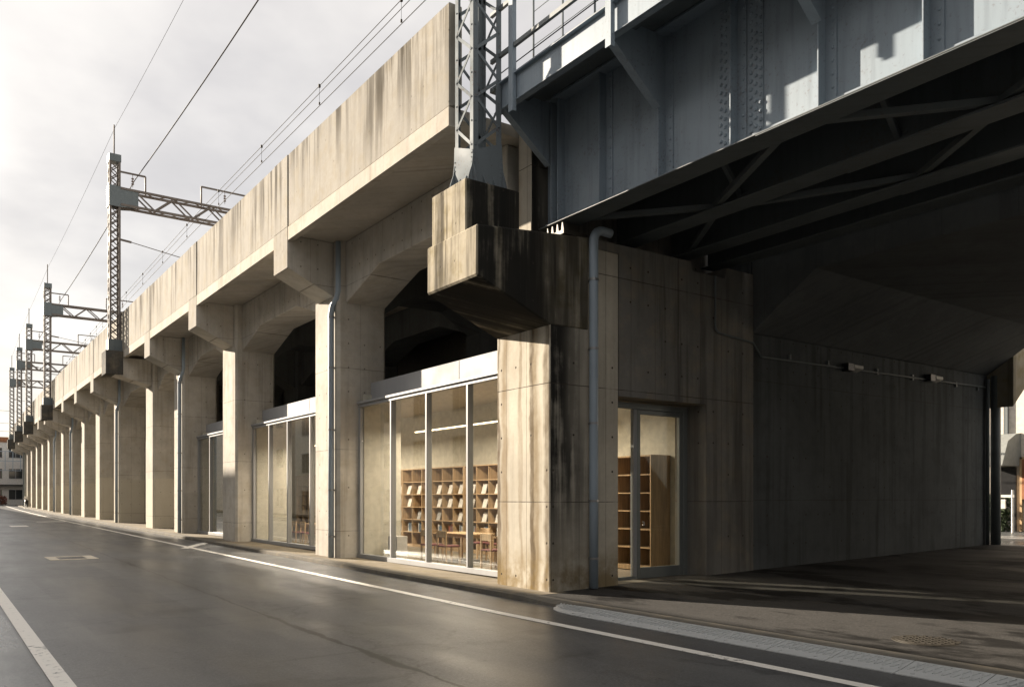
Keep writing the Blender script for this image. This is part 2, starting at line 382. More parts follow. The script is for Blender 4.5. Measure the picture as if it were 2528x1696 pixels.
S.view_settings.view_transform = 'Standard'; S.view_settings.look = 'None'
S.view_settings.exposure = 1.75; S.view_settings.gamma = 1
cy = S.cycles
cy.use_denoising = True
try: cy.denoiser = 'OPENIMAGEDENOISE'
except Exception: pass
cy.max_bounces = 7; cy.diffuse_bounces = 3; cy.glossy_bounces = 4; cy.transparent_max_bounces = 14
cy.sample_clamp_indirect = 3; cy.caustics_reflective = False; cy.caustics_refractive = False

# ------------------------------------------------------------------ ground
YS = [-40, -20, -10, 0, 5, 10] + [10 + 2.5*i for i in range(1, 53)] + [160, 200, 260]
def sheet(name, mat, x0, x1, z, y0, y1, warp=True, kind='structure'):
    ys = [y0] + [y for y in YS if y0 < y < y1] + [y1]; b = MB()
    for i in range(len(ys)-1):
        b.add([(x0,ys[i],z),(x1,ys[i],z),(x1,ys[i+1],z),(x0,ys[i+1],z)], [(0,1,2,3)])
    o = b.build(name, mat, warp=warp, ground=True)
    if kind: o['kind'] = kind
    return o
b = MB(); b.add([(-2500,-2500,-.75),(2500,-2500,-.75),(2500,2500,-.75),(-2500,2500,-.75)], [(0,1,2,3)])
b.build('ground', M['earth'], kind='structure')
sheet('road', M['road'], .9, 8.03, -.1, -40, 260)
sheet('side_lane', M['lane'], -3.2, .9, -.098, -40, 260)
sheet('pavement_opposite', M['pave'], -6, -3.2, .02, -40, 260)
sheet('pavement', M['pave'], 8.24, 9.2, 0., 10.75, 125)
sheet('arcade_floor', M['pave'], 9.2, 19., -.004, 11.3, 125)
b = MB()
ys = [-40, 0, 3, 6, 9.9, 10.3, 11] + [11 + 2.5*i for i in range(1, 47)]
for i in range(len(ys)-1):
    prof = lambda y: [(7.99,-.14),(8.0,-.02 if y > 10.8 else -.055),(8.06,.004 if y > 10.8 else -.02),(8.24,.004 if y > 10.8 else -.004),(8.24,-.14)]
    pa, pb = prof(ys[i]), prof(ys[i+1])
    vs = [(x, ys[i], z) for x, z in pa] + [(x, ys[i+1], z) for x, z in pb]
    b.add(vs, [(k, k+1, 6+k, 5+k) for k in range(4)])
b.build('kerb', M['kerb'], warp=True, ground=True, kind='structure')
b = MB()
xs = [8.24, 8.58, 12, 16, 20, 24.2]; g = lambda x: .019*max(0, x-8.58)
for i in range(5):
    b.add([(xs[i],-40,g(xs[i])),(xs[i+1],-40,g(xs[i+1])),(xs[i+1],11.2,g(xs[i+1])),(xs[i],11.2,g(xs[i]))], [(0,1,2,3)])
b.build('driveway', M['drive'], kind='structure')
b = MB(); b.add([(24.2,-60,.297),(90,-60,.297),(90,90,.297),(24.2,90,.297)], [(0,1,2,3)])
b.build('back_street', M['lane'], kind='structure')
b = MB(); b.add([(28.6,-40,.303),(28.75,-40,.303),(28.75,40,.303),(28.6,40,.303)], [(0,1,2,3)])
b.add([(29.6,-40,.303),(29.72,-40,.303),(29.72,40,.303),(29.6,40,.303)], [(0,1,2,3)])
b.build('back_street_line', M['line'], kind='structure')
sheet('white_road_line', M['line'], 6.82, 6.98, -.095, -40, 140)
sheet('white_lane_line', M['line'], .93, 1.10, -.093, -40, 140)
b = MB()
b.add([(8.12,29.7,-.094),(7.95,30.0,-.094),(6.55,27.3,-.094),(6.72,27.0,-.094)], [(0,1,2,3)])
b.build('painted_light_streak', M['line'], ground=True, kind='structure')  # streak of reflected sunlight, painted as a white strip on the road
b = MB()
b.add([(5.3,55.7,-.094),(7.0,55.7,-.094),(7.0,56.4,-.094),(5.3,56.4,-.094)], [(0,1,2,3)])
b.add([(3.5,48.6,-.094),(4.3,48.6,-.094),(4.3,50.4,-.094),(3.5,50.4,-.094)], [(0,1,2,3)])
b.build('far_road_marking', M['line'], ground=True, kind='structure')

# manholes
t_ = thing('road_gully_cover', (3.15,24.85,-.01), 'rectangular iron gully grate in a pale concrete frame set in the road', 'gully cover')
b = MB(); 
for x0,x1,y0,y1 in ((2.6,2.84,24.15,25.6),(3.5,3.74,24.15,25.6),(2.84,3.5,24.15,24.36),(2.84,3.5,25.34,25.6)): b.box(x0,x1,y0,y1,-.04,-.004)
b.build('surround', M['mhframe'], t_)
b = MB()
for k in range(9): b.box(2.86+k*.071, 2.86+k*.071+.045, 24.38, 25.32, -.04, -.008)
b.build('grate', M['iron'], t_)
t_ = thing('manhole_cover', (9.12,4.77,.01), 'round cast iron manhole cover with raised studs in the driveway', 'manhole cover')
b = MB(); b.prism([(9.12+.37*math.cos(a*PI/16), 4.77+.37*math.sin(a*PI/16)) for a in range(32)], .0, .010, 'z'); b.build('rim', M['iron'], t_)
b = MB(); b.prism([(9.12+.33*math.cos(a*PI/16), 4.77+.33*math.sin(a*PI/16)) for a in range(32)], .005, .014, 'z')
for i in range(-4,5):
    for j in range(-4,5):
        if i*i+j*j < 17: b.box(9.12+i*.072-.02, 9.12+i*.072+.02, 4.77+j*.072-.02, 4.77+j*.072+.02, .012, .020)
b.build('lid', M['iron'], t_)

# ------------------------------------------------------------------ kerb ramps
JY = [9.0, 8.16, 7.29, 6.55, 5.79, 5.05, 4.3, 3.54]
def ramp_mesh(y0, y1, taper):
    b = MB(); y0 += .006; y1 -= .006
    pr = [(7.60,-.097),(7.60,-.086),(7.70,-.066),(7.72,-.070),(7.98,-.014),(8.00,-.016),(8.00,-.097)]
    if taper == 0: b.prism(pr, y0, y1, 'y')
    else:
        n = 6
        rings = []
        for i in range(n+1):
            f = i/n; k = math.sqrt(max(0., 1-(f*.96)**2)); y = (y0+(y1-y0)*f) if taper > 0 else (y1-(y1-y0)*f)
            rings.append([(8.0-(8.0-x)*k, y, -.097+(z+.097)*(.35+.65*k)) for x, z in pr])
        vs = [v for r in rings for v in r]; m_ = len(pr)
        fs = [(i*m_+k, i*m_+(k+1) % m_, (i+1)*m_+(k+1) % m_, (i+1)*m_+k) for i in range(n) for k in range(m_)]
        fs += [tuple(range(m_)), tuple(n*m_+k for k in range(m_))]; b.add(vs, fs)
    # diamond tread bars
    L = y1-y0; nn = max(3, int(L/.085)); z = lambda x: -.070+(x-7.72)/.26*.056+.004
    for i in range(nn):
        ya = y0+.03+i*(L-.06)/nn
        for s_ in (1,-1):
            xa, xb = (7.75, 7.95)
            if taper: 
                f = (ya-y0)/L if taper > 0 else (y1-ya)/L
                k = math.sqrt(max(0, 1-(f*.96)**2)); xa = 8.0-.25*k
                if k < .55: continue
            b.bar((xa, ya if s_ > 0 else ya+.07, z(xa)), (xb, ya+.07 if s_ > 0 else ya, z(xb)), .012, .008)
    return b
def bolts(b, y0, y1, taper):
    for f in (.2,.8):
        if taper and f == (.8 if taper > 0 else .2): continue
        y = y0+(y1-y0)*f; b.prism([(7.655+.02*math.cos(a*PI/5), y+.02*math.sin(a*PI/5)) for a in range(10)], -.08, -.068, 'z')
order = ['rounded grey kerb ramp end piece nearest the concrete pier', 'second grey diamond-plate kerb ramp from the pier', 'third grey diamond-plate kerb ramp from the pier',
 'fourth grey diamond-plate kerb ramp from the pier', 'fifth grey diamond-plate kerb ramp from the pier', 'sixth grey diamond-plate kerb ramp from the pier, beside the manhole',
 'seventh grey diamond-plate kerb ramp from the pier, last before the rounded end', 'eighth kerb ramp from the pier, beside the rounded end piece', 'rounded grey kerb ramp end piece at the right end of the row']
ed = [9.95] + JY + [3.0]
for i in range(len(ed)-1):
    y1, y0 = ed[i], ed[i+1]; tp = 1 if i == 0 else -1 if i == len(ed)-2 else 0
    r = thing('kerb_ramp', (7.8, (y0+y1)/2, -.1), order[i], 'kerb ramp', 'kerb ramps along the driveway')
    b = ramp_mesh(y0, y1, tp)
    bolts(b, y0, y1, tp); b.build('tread_plate', M['ramp'], r)

# ------------------------------------------------------------------ viaduct
NEAR = [19.7, 28.24, 35.28, 40.81, 49.1, 55.4, 61.6, 67.7, 73., 78.4, 83.5, 89.5, 96., 103., 110., 117.]
CW = 1.55
MASTCOL = {3: 41.9, 7: 68.5, 10: 84.3, 12: 96.8, 14: 110.8}
vi = thing('railway_viaduct', (9., 12.2, 0), 'long pale concrete railway viaduct of arched bays running down the street', 'viaduct')
def cwarp(b, name, mat, bevel=.012): return b.build(name, mat, vi, warp=True, bevel=bevel)
def chamfer_rect(x0, x1, y0, y1, c):
    return [(x0+c,y0),(x1-c,y0),(x1,y0+c),(x1,y1-c),(x1-c,y1),(x0+c,y1),(x0,y1-c),(x0,y0+c)]
for i, y in enumerate(NEAR):
    b = MB(); b.prism(chamfer_rect(8.58, 9.95, y, y+CW, .07), -.3, 8.195, 'z'); cwarp(b, 'column', M['pillar' if i > 2 else 'frame'], 0)
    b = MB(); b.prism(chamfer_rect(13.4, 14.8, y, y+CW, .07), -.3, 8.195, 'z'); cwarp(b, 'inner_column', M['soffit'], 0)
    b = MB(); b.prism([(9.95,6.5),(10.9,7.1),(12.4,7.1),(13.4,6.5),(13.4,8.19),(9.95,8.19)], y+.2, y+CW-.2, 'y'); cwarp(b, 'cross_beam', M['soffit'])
    c = y + CW/2
    if i in MASTCOL:
        m0 = c
        b = MB(); b.prism([(6.9,7.28),(8.58,6.85),(8.58,8.04),(7.36,8.04),(6.9,8.04)], c-.5, c+.5, 'y'); cwarp(b, 'bracket', M['frame'])
        b = MB(); b.box(6.62, 7.352, c-.56, c+.56, 7.25, 8.34); cwarp(b, 'mast_plinth', M['soot'], .02)
    else:
        b = MB(); b.prism([(7.372,7.36),(8.582,6.80),(8.582,8.19),(7.372,8.19)], c-.5, c+.5, 'y'); cwarp(b, 'bracket', M['frame'])
# slab and parapet
SEG = [12.2] + [y + CW/2 for y in NEAR] + [121.]
b = MB(); yy = [12.2]
while yy[-1] < 121: yy.append(min(121, yy[-1]+2.5))
pr = [(7.36,8.05),(7.52,8.05),(7.54,8.20),(18.,8.20),(18.,8.6),(7.36,8.38)]
rings = [[(x, y, z) for x, z in pr] for y in yy]; n = len(pr)
b.add([v for r in rings for v in r], [(i*n+k, i*n+(k+1) % n, (i+1)*n+(k+1) % n, (i+1)*n+k) for i in range(len(yy)-1) for k in range(n)] + [tuple(range(n)), tuple((len(yy)-1)*n+k for k in range(n))])
cwarp(b, 'deck_slab', M['slab'], 0)
b = MB(); pr = [(17.7,8.6),(18.,8.6),(18.,10.2),(17.7,10.2)]; rings = [[(x, y, z) for x, z in pr] for y in yy]; n = 4
b.add([v for r in rings for v in r], [(i*n+k, i*n+(k+1) % n, (i+1)*n+(k+1) % n, (i+1)*n+k) for i in range(len(yy)-1) for k in range(n)] + [(0,1,2,3), tuple((len(yy)-1)*n+k for k in range(4))])
cwarp(b, 'far_parapet', M['slab'], 0)
def panel(y0, y1, proud=0., name='parapet_panel', z0=8.385):
    b = MB(); k = max(1, int((y1-y0)/3)); ys_ = [y0+(y1-y0)*j/k for j in range(k+1)]
    pr = [(7.372-proud,z0),(7.64,8.45),(7.64,10.2),(7.372-proud,10.2)]
    rings = [[(x, y, z) for x, z in pr] for y in ys_]; n = 4
    b.add([v for r in rings for v in r], [(i*n+q, i*n+(q+1) % n, (i+1)*n+(q+1) % n, (i+1)*n+q) for i in range(k) for q in range(n)] + [(0,1,2,3), tuple(k*n+q for q in range(4))])
    cwarp(b, name, M['parapet'], .015)
cur = 12.2
for i, y in enumerate(NEAR):
    c = y + CW/2
    panel(cur, c-.5-.025)
    panel(c-.5+.015, c+.5-.006, .016, 'parapet_post')
    if i not in MASTCOL:
        b = MB(); b.box(7.352, 7.40, c-.5+.012, c+.5-.008, 7.37, 8.384); cwarp(b, 'bracket_face', M['parapet'], 0)
    cur = c+.5+.006
panel(cur, 121.)
# edge beams
bays = [(12.5, NEAR[0])] + [(NEAR[i]+CW, NEAR[i+1]) for i in range(len(NEAR)-1)]
for y0, y1 in bays:
    L = y1-y0; hl = min(1.9, L*.32)
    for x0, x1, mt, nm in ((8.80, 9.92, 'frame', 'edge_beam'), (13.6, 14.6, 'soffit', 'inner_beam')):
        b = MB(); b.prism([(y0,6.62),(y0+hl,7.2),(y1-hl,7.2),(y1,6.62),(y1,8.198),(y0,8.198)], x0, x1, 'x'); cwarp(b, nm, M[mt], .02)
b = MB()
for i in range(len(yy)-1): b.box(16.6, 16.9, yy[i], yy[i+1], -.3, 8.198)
cwarp(b, 'back_wall', M['dark'], 0)  # dark sheet closing the back so the bays stay in shade
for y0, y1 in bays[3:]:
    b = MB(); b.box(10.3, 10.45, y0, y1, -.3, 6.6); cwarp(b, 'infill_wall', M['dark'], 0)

# ------------------------------------------------------------------ abutment
ab = thing('bridge_abutment', (8.58, 11., 0), 'stained concrete pier and abutment wall with a corbel beside the steel bridge', 'abutment')
def part(b, name, mat, parent=None, bevel=.012, **k): return b.build(name, M[mat], parent or ab, bevel=bevel, **k)
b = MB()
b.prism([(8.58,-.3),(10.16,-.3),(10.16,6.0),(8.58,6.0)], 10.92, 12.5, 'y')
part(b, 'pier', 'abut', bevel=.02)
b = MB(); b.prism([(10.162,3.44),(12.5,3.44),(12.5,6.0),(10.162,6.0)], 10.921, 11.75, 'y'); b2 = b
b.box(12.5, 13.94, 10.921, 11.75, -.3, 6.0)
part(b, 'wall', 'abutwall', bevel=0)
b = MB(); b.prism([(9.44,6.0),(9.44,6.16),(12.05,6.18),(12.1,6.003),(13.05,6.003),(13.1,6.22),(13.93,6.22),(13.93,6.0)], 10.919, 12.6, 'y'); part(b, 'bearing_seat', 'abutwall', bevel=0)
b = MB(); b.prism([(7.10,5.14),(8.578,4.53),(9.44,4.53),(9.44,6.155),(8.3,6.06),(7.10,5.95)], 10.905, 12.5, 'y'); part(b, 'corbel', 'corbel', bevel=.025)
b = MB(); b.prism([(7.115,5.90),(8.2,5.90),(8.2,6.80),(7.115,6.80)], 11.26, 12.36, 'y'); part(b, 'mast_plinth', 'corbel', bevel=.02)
b = MB(); b.box(8.85, 9.9, 11.80, 12.19, 6.0, 8.655); part(b, 'back_pier', 'abut'); b = MB(); b.box(9.9, 14.2, 11.80, 12.19, 6.0, 8.655); part(b, 'light_stop_wall', 'abutwall')  # wall across the girder ends added to stop sun leaking in
# underpass frame
uf = thing('underpass_frame', (19., 6., 0), 'dark concrete box frame with haunched soffit forming the underpass', 'underpass')
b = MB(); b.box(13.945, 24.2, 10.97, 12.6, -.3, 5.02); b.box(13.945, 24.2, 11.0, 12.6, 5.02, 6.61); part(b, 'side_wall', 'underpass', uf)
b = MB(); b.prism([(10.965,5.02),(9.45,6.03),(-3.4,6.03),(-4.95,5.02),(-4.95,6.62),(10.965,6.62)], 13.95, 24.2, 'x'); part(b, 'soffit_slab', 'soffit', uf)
b = MB(); b.box(8.6, 31., -6., -4.951, -.3, 6.62); part(b, 'opposite_wall', 'underpass', uf)  # unseen side; added and stretched along to keep light and reflections out
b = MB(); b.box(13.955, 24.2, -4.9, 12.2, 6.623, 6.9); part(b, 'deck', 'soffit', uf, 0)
b = MB(); b.prism([(24.23,4.1),(25.45,5.05),(25.45,6.4),(24.23,6.4)], 10.3, 12.0, 'y'); part(b, 'end_corbel', 'corbel', uf)

# door in the abutment
d = thing('glass_door', (11.3, 11.45, .03), 'tall grey framed glass door recessed in the abutment wall', 'door')
zt = 3.42
b = MB()
b.box(10.17,10.25,11.40,11.50,.03,zt); b.box(12.38,12.49,11.40,11.50,.03,zt); b.box(10.25,12.38,11.40,11.50,zt-.12,zt); b.box(10.25,11.08,11.41,11.49,.03,.10)
fr = part(b, 'frame', 'doorframe', d, .006)
b = MB(); b.box(11.00,11.09,11.405,11.495,.10,zt-.12); part(b, 'mullion', 'alu', d, .005)
b = MB(); b.box(11.10,11.19,11.415,11.485,.05,zt-.125); b.box(12.27,12.375,11.415,11.485,.05,zt-.125); b.box(11.19,12.27,11.415,11.485,.05,.26); b.box(11.19,12.27,11.415,11.485,zt-.21,zt-.125)
lf = part(b, 'door_leaf', 'doorframe', d, .005)
b = MB(); b.box(11.19,12.27,11.445,11.455,.26,zt-.21); part(b, 'door_pane', 'doorglass', lf, 0)
b = MB(); b.tube([(11.23,11.40,1.08),(11.23,11.36,1.08),(11.23,11.36,1.14),(11.23,11.40,1.14)], .012, 8); part(b, 'handle', 'clamp', lf, 0)
b = MB(); b.box(10.25,11.0,11.445,11.455,.10,zt-.12); part(b, 'side_pane', 'doorglass', d, 0)
b = MB(); b.prism([(10.165,.0),(12.495,.0),(12.495,.06),(10.165,.045)], 10.93, 11.75, 'y'); part(b, 'threshold', 'kerb', d)

# ------------------------------------------------------------------ shop
shp = thing('library_shop', (11., 20., 0), 'glazed reading room built into the viaduct bays, with cream walls and metal fascia', 'shop')
b = MB(); b.box(9.2, 13.4, 11.751, 35.2, -.05, .03); part(b, 'floor', 'floorin', shp, 0)
b = MB(); b.box(9.55, 13.2, 11.76, 35.2, 4.30, 4.42); part(b, 'ceiling', 'ceil', shp, 0)
b = MB(); b.box(9.55, 13.3, 11.76, 35.2, 4.44, 4.56); part(b, 'roof', 'dark', shp, 0)
b = MB(); b.box(13.06, 13.2, 11.755, 35.2, .03, 4.3); part(b, 'rear_wall', 'plaster', shp, 0)
for y in (19.75, 28.3, 35.15):
    b = MB(); b.box(9.28, 10.35, y-.12, y-.02, .03, 4.3); part(b, 'partition', 'plaster', shp, 0)
b = MB(); b.box(9.28, 13.0, 35.0, 35.1, .03, 4.3); part(b, 'end_wall', 'plaster', shp, 0)
b = MB(); b.box(10.162, 13.0, 11.751, 11.80, zt+.02, 4.3); part(b, 'lintel', 'plaster', shp, 0)
for (ya, yb, mull) in ((12.51, 19.7, (14.40,16.12,17.85)), (21.26, 28.24, (22.99,24.84,26.52)), (29.8, 35.28, (31.4,33.45))):
    g0 = gy((ya+yb)/2); z0 = g0+.01; z1 = 4.02+g0*.6; zf = 4.60+g0*.4
    b = MB(); b.box(9.5, 9.6, ya, yb, z1+.05, zf); b.box(9.494, 9.5, (ya+yb)/2-.8-.006, (ya+yb)/2-.8+.006, z1+.06, zf-.004)
    part(b, 'fascia', 'fascia', shp, .004)
    w_ = MB(); w_.box(9.10, 9.499, ya, yb, z1-.01, z1+.05); w_.box(9.14, 9.26, ya, yb, z1-.09, z1-.012); w_.box(9.12, 9.28, ya, yb, z0, z0+.11)
    w_.box(9.15, 9.25, yb-.09, yb, z0+.11, z1-.09); w_.box(9.15, 9.25, ya, ya+.09, z0+.11, z1-.09)
    wf = w_.build('window', M['alu'], shp, bevel=.005)
    edges = [ya+.09] + list(mull) + [yb-.09]
    for y in mull:
        b = MB(); b.box(9.13, 9.27, y-.035, y+.035, z0+.11, z1-.09); part(b, 'mullion', 'alu', wf, .006)
    for y0, y1 in zip(edges[:-1], edges[1:]):
        b = MB(); b.box(9.197, 9.203, y0+.03, y1-.03, z0+.10, z1-.08); part(b, 'pane', 'glass', wf, 0)

# furniture
SHY = [12.4 + 1.86*i for i in range(11)]
def shelf(y0):
    y1 = y0+1.84; r = thing('bookshelf', (12.75, (y0+y1)/2, .03), '', 'bookshelf', 'oak bookshelves along the rear wall')
    b = MB(); b.box(12.46,13.04,y0,y0+.03,.05,2.52); b.box(12.46,13.04,y1-.03,y1,.05,2.52); b.box(12.46,13.04,y0+.03,y1-.03,2.49,2.52); b.box(12.48,13.04,y0+.03,y1-.03,.05,.14)
    part(b, 'carcass', 'wood', r, 0)
    b = MB(); b.box(13.02,13.035,y0+.03,y1-.03,.14,2.49); part(b, 'back_panel', 'woodbk', r, 0)
    for k in range(1, 6):
        b = MB(); z = .14+k*.392; b.box(12.48,13.02,y0+.03,y1-.03,z-.012,z+.012); part(b, 'shelf', 'wood', r, 0)
    for k in (1, 2):
        b = MB(); y = y0+k*(y1-y0)/3; b.box(12.485,13.02,y-.012,y+.012,.14,2.49); part(b, 'divider', 'wood', r, 0)
    return r
s0 = shelf(SHY[0])
SLAB = ['oak bookshelf whose wide plain end panel shows through the glass door', 'oak bookshelf next behind the end-panel shelf, seen through the glass door',
 'third bookshelf from the door, mostly hidden behind the pier', 'bookshelf showing at the right edge of the nearest window by the pier', 'bookshelf with face-out books behind the right panes of the nearest window',
 'bookshelf with face-out books in the middle of the nearest window', 'bookshelf behind the second pane from the left of the nearest window', 'bookshelf at the left of the nearest window, beside the cream partition',
 'bookshelf just behind the column between the two nearest windows', 'bookshelf behind the right pane of the second window', 'bookshelf behind the middle pane of the second window']
s0['label'] = SLAB[0]
for i in range(1, 11):
    copy_tree(s0, (12.75, SHY[i]+.92, .03), SLAB[i])
# books: face-out cards and upright rows
protos = {}
bi = 0
for i in range(3, 9):
    for cidx in range(3):
        yc = SHY[i]+.31+cidx*.613
        for row in (1, 2, 3, 4):
            z = .14+row*.392+.014
            if row >= 2 and random.random() < .85:
                lab = 'pale face-out book leaning on the shelves behind the nearest window'
                b = MB(); yy0 = yc-.16+random.random()*.08
                b.prism([(12.52,z),(12.545,z),(12.625,z+.27),(12.60,z+.27)], yy0, yy0+.2, 'y')
                o = b.build('book', M[random.choice(['white','white','bookgrey'])])
                tag(o, lab, 'book', 'face-out books on the oak shelves')
            elif row == 1:
                y = yc-.25
                for q in range(5):
                    tkn = random.uniform(.025,.06); hgt = random.uniform(.2,.29)
                    b = MB(); b.box(12.53, 12.72, y, y+tkn, z, z+hgt)
                    o = b.build('book', M[random.choice(['white','bookblue','bookgrey','bookred','bookblue'])])
                    tag(o, 'upright book in the row on the low shelf behind the nearest window', 'book', 'upright books on the low shelf'); y += tkn+.012
def table(x, y, lab):
    r = thing('reading_table', (x, y, .03), lab, 'table', 'reading tables in the shop')
    b = MB(); b.box(x-.4, x+.4, y-.75, y+.75, .70, .735); part(b, 'tabletop', 'woodlt', r, .004)
    b = MB(); b.box(x-.34, x+.34, y-.69, y+.69, .63, .699); part(b, 'apron', 'woodlt', r, 0)
    for sx in (-1,1):
        for sy in (-1,1):
            b = MB(); b.box(x+sx*.36-.025, x+sx*.36+.025, y+sy*.71-.025, y+sy*.71+.025, .03, .70); part(b, 'leg', 'woodlt', r, 0)
    return r
def chair(x, y, s_, lab):
    r = thing('wooden_chair', (x, y, .03), lab, 'chair', 'wooden chairs at the reading tables')
    b = MB(); b.box(x-.21, x+.21, y-.21, y+.21, .43, .47); part(b, 'seat', 'seat', r, .01)
    b = MB(); b.box(x+s_*.19-.012, x+s_*.19+.012, y-.21, y+.21, .66, .82); part(b, 'backrest', 'woodlt', r, .004)
    for a in (-1,1):
        for c_ in (-1,1):
            b = MB(); b.box(x+a*.19-.018, x+a*.19+.018, y+c_*.19-.018, y+c_*.19+.018, .03, .80 if a == s_ else .43); part(b, 'leg', 'woodlt', r, 0)
    return r
TB = [(10.9,14.6,'light wood reading table nearest the pier'),(10.9,17.3,'light wood reading table behind the middle of the nearest window'),(10.9,23.2,'light wood reading table in the right of the second window'),(10.9,26.2,'light wood reading table in the left of the second window')]
t0 = table(*TB[0])
for x, y, l in TB[1:]: copy_tree(t0, (x, y, .03), l)
cL = chair(10.2, 14.2, -1, 'wooden chair with red seat at the window side of the table nearest the pier'); cR = chair(11.6, 14.2, 1, 'wooden chair with red seat at the shelf side of the table nearest the pier')
k = 0
W = ['table nearest the pier','table in the middle of the nearest window','table in the right of the second window','table in the left of the second window']
for i, (x, y, l) in enumerate(TB):
    for j, dy in enumerate((-.4,.4)):
        if i == 0 and j == 0: continue
        e = 'nearer end' if j == 0 else 'farther end'
        copy_tree(cL, (10.2, y+dy, .03), 'chair at window side, %s of %s' % (e, W[i]))
        copy_tree(cR, (11.6, y+dy, .03), 'chair at shelf side, %s of %s' % (e, W[i]))
def lamp(y0, y1, lab):
    r = thing('linear_lamp', (11., (y0+y1)/2, 3.40), lab, 'lamp', 'linear lamps in the shop')
    b = MB(); b.box(10.98,11.02,y0,y1,3.40,3.425); part(b, 'tube', 'lamp', r, 0)
    b = MB(); b.box(10.97,11.03,y0,y1,3.426,3.46); part(b, 'housing', 'white', r, 0)
    for y in (y0+.3, y1-.3):
        b = MB(); b.tube([(11,y,3.46),(11,y,4.30)], .006, 6); part(b, 'hanging_wire', 'white', r, 0)
lamp(13.0, 20., 'lit linear pendant lamp glowing behind the nearest window'); lamp(21.6, 27.6, 'lit linear pendant lamp glowing behind the second window')
b = MB(); b.box(9.75,10.05,18.7,19.2,.03,.62); b.box(9.742,9.75,18.74,19.16,.36,.58)
tag(part(b, 'cabinet_tmp', 'white', ab, .01), 'x', 'x')
c_ = bpy.data.objects['cabinet_tmp']; bpy.data.objects.remove(c_)
b = MB(); b.box(9.75,10.05,18.7,19.2,.03,.62); b.box(9.742,9.75,18.74,19.16,.36,.58); b.box(9.742,9.75,18.74,19.16,.08,.30)
tag(b.build('low_cabinet', M['white'], bevel=.01), 'small white cabinet standing inside the left pane of the nearest window', 'cabinet')
# lit lamps in the shop
def area(x, y, z, sx, sy, e):
    l = bpy.data.lights.new('pendant_glow', 'AREA'); l.shape = 'RECTANGLE'; l.size = sx; l.size_y = sy; l.energy = e; l.color = (1.,.85,.66)
    o = bpy.data.objects.new('pendant_glow', l); COL.objects.link(o); o.location = (x, y, z)
area(11., 16.6, 3.38, .06, 6.4, 115); area(11., 24.6, 3.38, .06, 6., 125)

# ------------------------------------------------------------------ steel girder bridge
gb = thing('steel_girder_bridge', (9.2, 11.4, 6.2), 'riveted blue grey steel plate girder bridge over the side road', 'bridge')
def gp(b, name, mat='steel', bevel=.004, **k): return b.build(name, M[mat], gb, bevel=bevel, **k)
Y0, Y1 = -5.6, 11.75; ZB, ZT = 6.44, 8.62
for gi, gx in enumerate((9.2, 10.9, 12.4, 13.5)):
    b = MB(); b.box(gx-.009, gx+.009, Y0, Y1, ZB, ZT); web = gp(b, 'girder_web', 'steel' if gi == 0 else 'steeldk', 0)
    b = MB(); b.box(gx-.23, gx+.23, Y0, Y1, ZB-.018, ZB); b.box(gx-.225, gx+.225, Y0, 7.0, ZB-.034, ZB-.019); gp(b, 'bottom_flange', 'steeldk')  # darker paint puts the underside's shade into the colour
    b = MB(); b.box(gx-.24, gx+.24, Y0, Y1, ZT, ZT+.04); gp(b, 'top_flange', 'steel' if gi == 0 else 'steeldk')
STF = [11.45, 10.17, 8.83, 7.46, 6.09, 4.77, 3.45, 2.1, .8, -.5]
for i, y in enumerate(STF):
    b = MB(); b.box(9.02, 9.19, y-.008, y+.008, ZB, ZT)
    if i == 0: b.box(9.02, 9.19, y-.20, y-.184, ZB, ZT)
    b.box(9.172, 9.191, y-.16, y-.008, ZB, ZT); 
    z = ZB+.1
    while z < ZT-.08: b.rivet((9.172, y-.11, z), (-1,0,0), .022); z += .165
    gp(b, 'stiffener', 'steel', 0)
for y0, y1 in ((7.03, 7.29), (7.475, 7.80)):
    b = MB(); b.box(9.178, 9.191, y0, y1, ZB+.10, ZT-.12)
    z = ZB+.16
    while z < ZT-.15:
        for q in range(4 if y1-y0 > .3 else 3):
            b.rivet((9.178, y0+.04+q*.078, z+(.05 if q % 2 else 0)), (-1,0,0), .030)
        z += .115
    gp(b, 'splice_plate', 'steel', 0)
b = MB(); b.box(9.10,9.19, 7.452, 7.468, ZB, ZT)
y = Y0+.2
b = MB()
while y < Y1-.1:
    b.rivet((9.05, y, ZB), (0,0,1), .03); y += .24
gp(b, 'flange_rivet_row', 'steel', 0)
b = MB(); b.bar((9.13, Y0, ZB+.05), (9.13, Y1, ZB+.05), .008, .10) ; b.box(9.08,9.19,Y0,Y1,ZB+.001,ZB+.012); b.box(9.178,9.192,Y0,Y1,ZB+.012,ZB+.11)
gp(b, 'flange_angle', 'steel', 0)
# lateral bracing under the girders
b = MB(); xs_ = (9.2, 11.15, 12.7); yk = [11.2, 9.3, 6.6, 4.75, 2.2, -.5, -3.]
for k in range(len(yk)-1):
    a_, c_ = (9.25, 10.85) if k % 2 == 0 else (10.85, 9.25)
    b.bar((a_, yk[k], 6.52), (c_, yk[k+1], 6.52), .11, .09); a2, c2 = (10.95, 12.35) if k % 2 else (12.35, 10.95)
    b.bar((a2, yk[k], 6.52), (c2, yk[k+1], 6.52), .11, .09)
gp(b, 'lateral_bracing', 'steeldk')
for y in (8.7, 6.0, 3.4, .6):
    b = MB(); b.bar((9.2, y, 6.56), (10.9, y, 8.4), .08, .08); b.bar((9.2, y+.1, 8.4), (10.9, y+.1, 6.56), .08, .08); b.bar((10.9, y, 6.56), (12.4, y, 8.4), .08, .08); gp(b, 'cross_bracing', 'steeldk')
b = MB(); b.box(8.02, 14.0, Y0, 11.9, 8.67, 8.75); gp(b, 'deck_plate', 'steeldk', 0)
for x in (8.5, 9.9): 
    b = MB(); b.box(x-.05, x+.05, Y0, 11.9, 8.52, 8.668); gp(b, 'deck_stringer', 'steeldk')
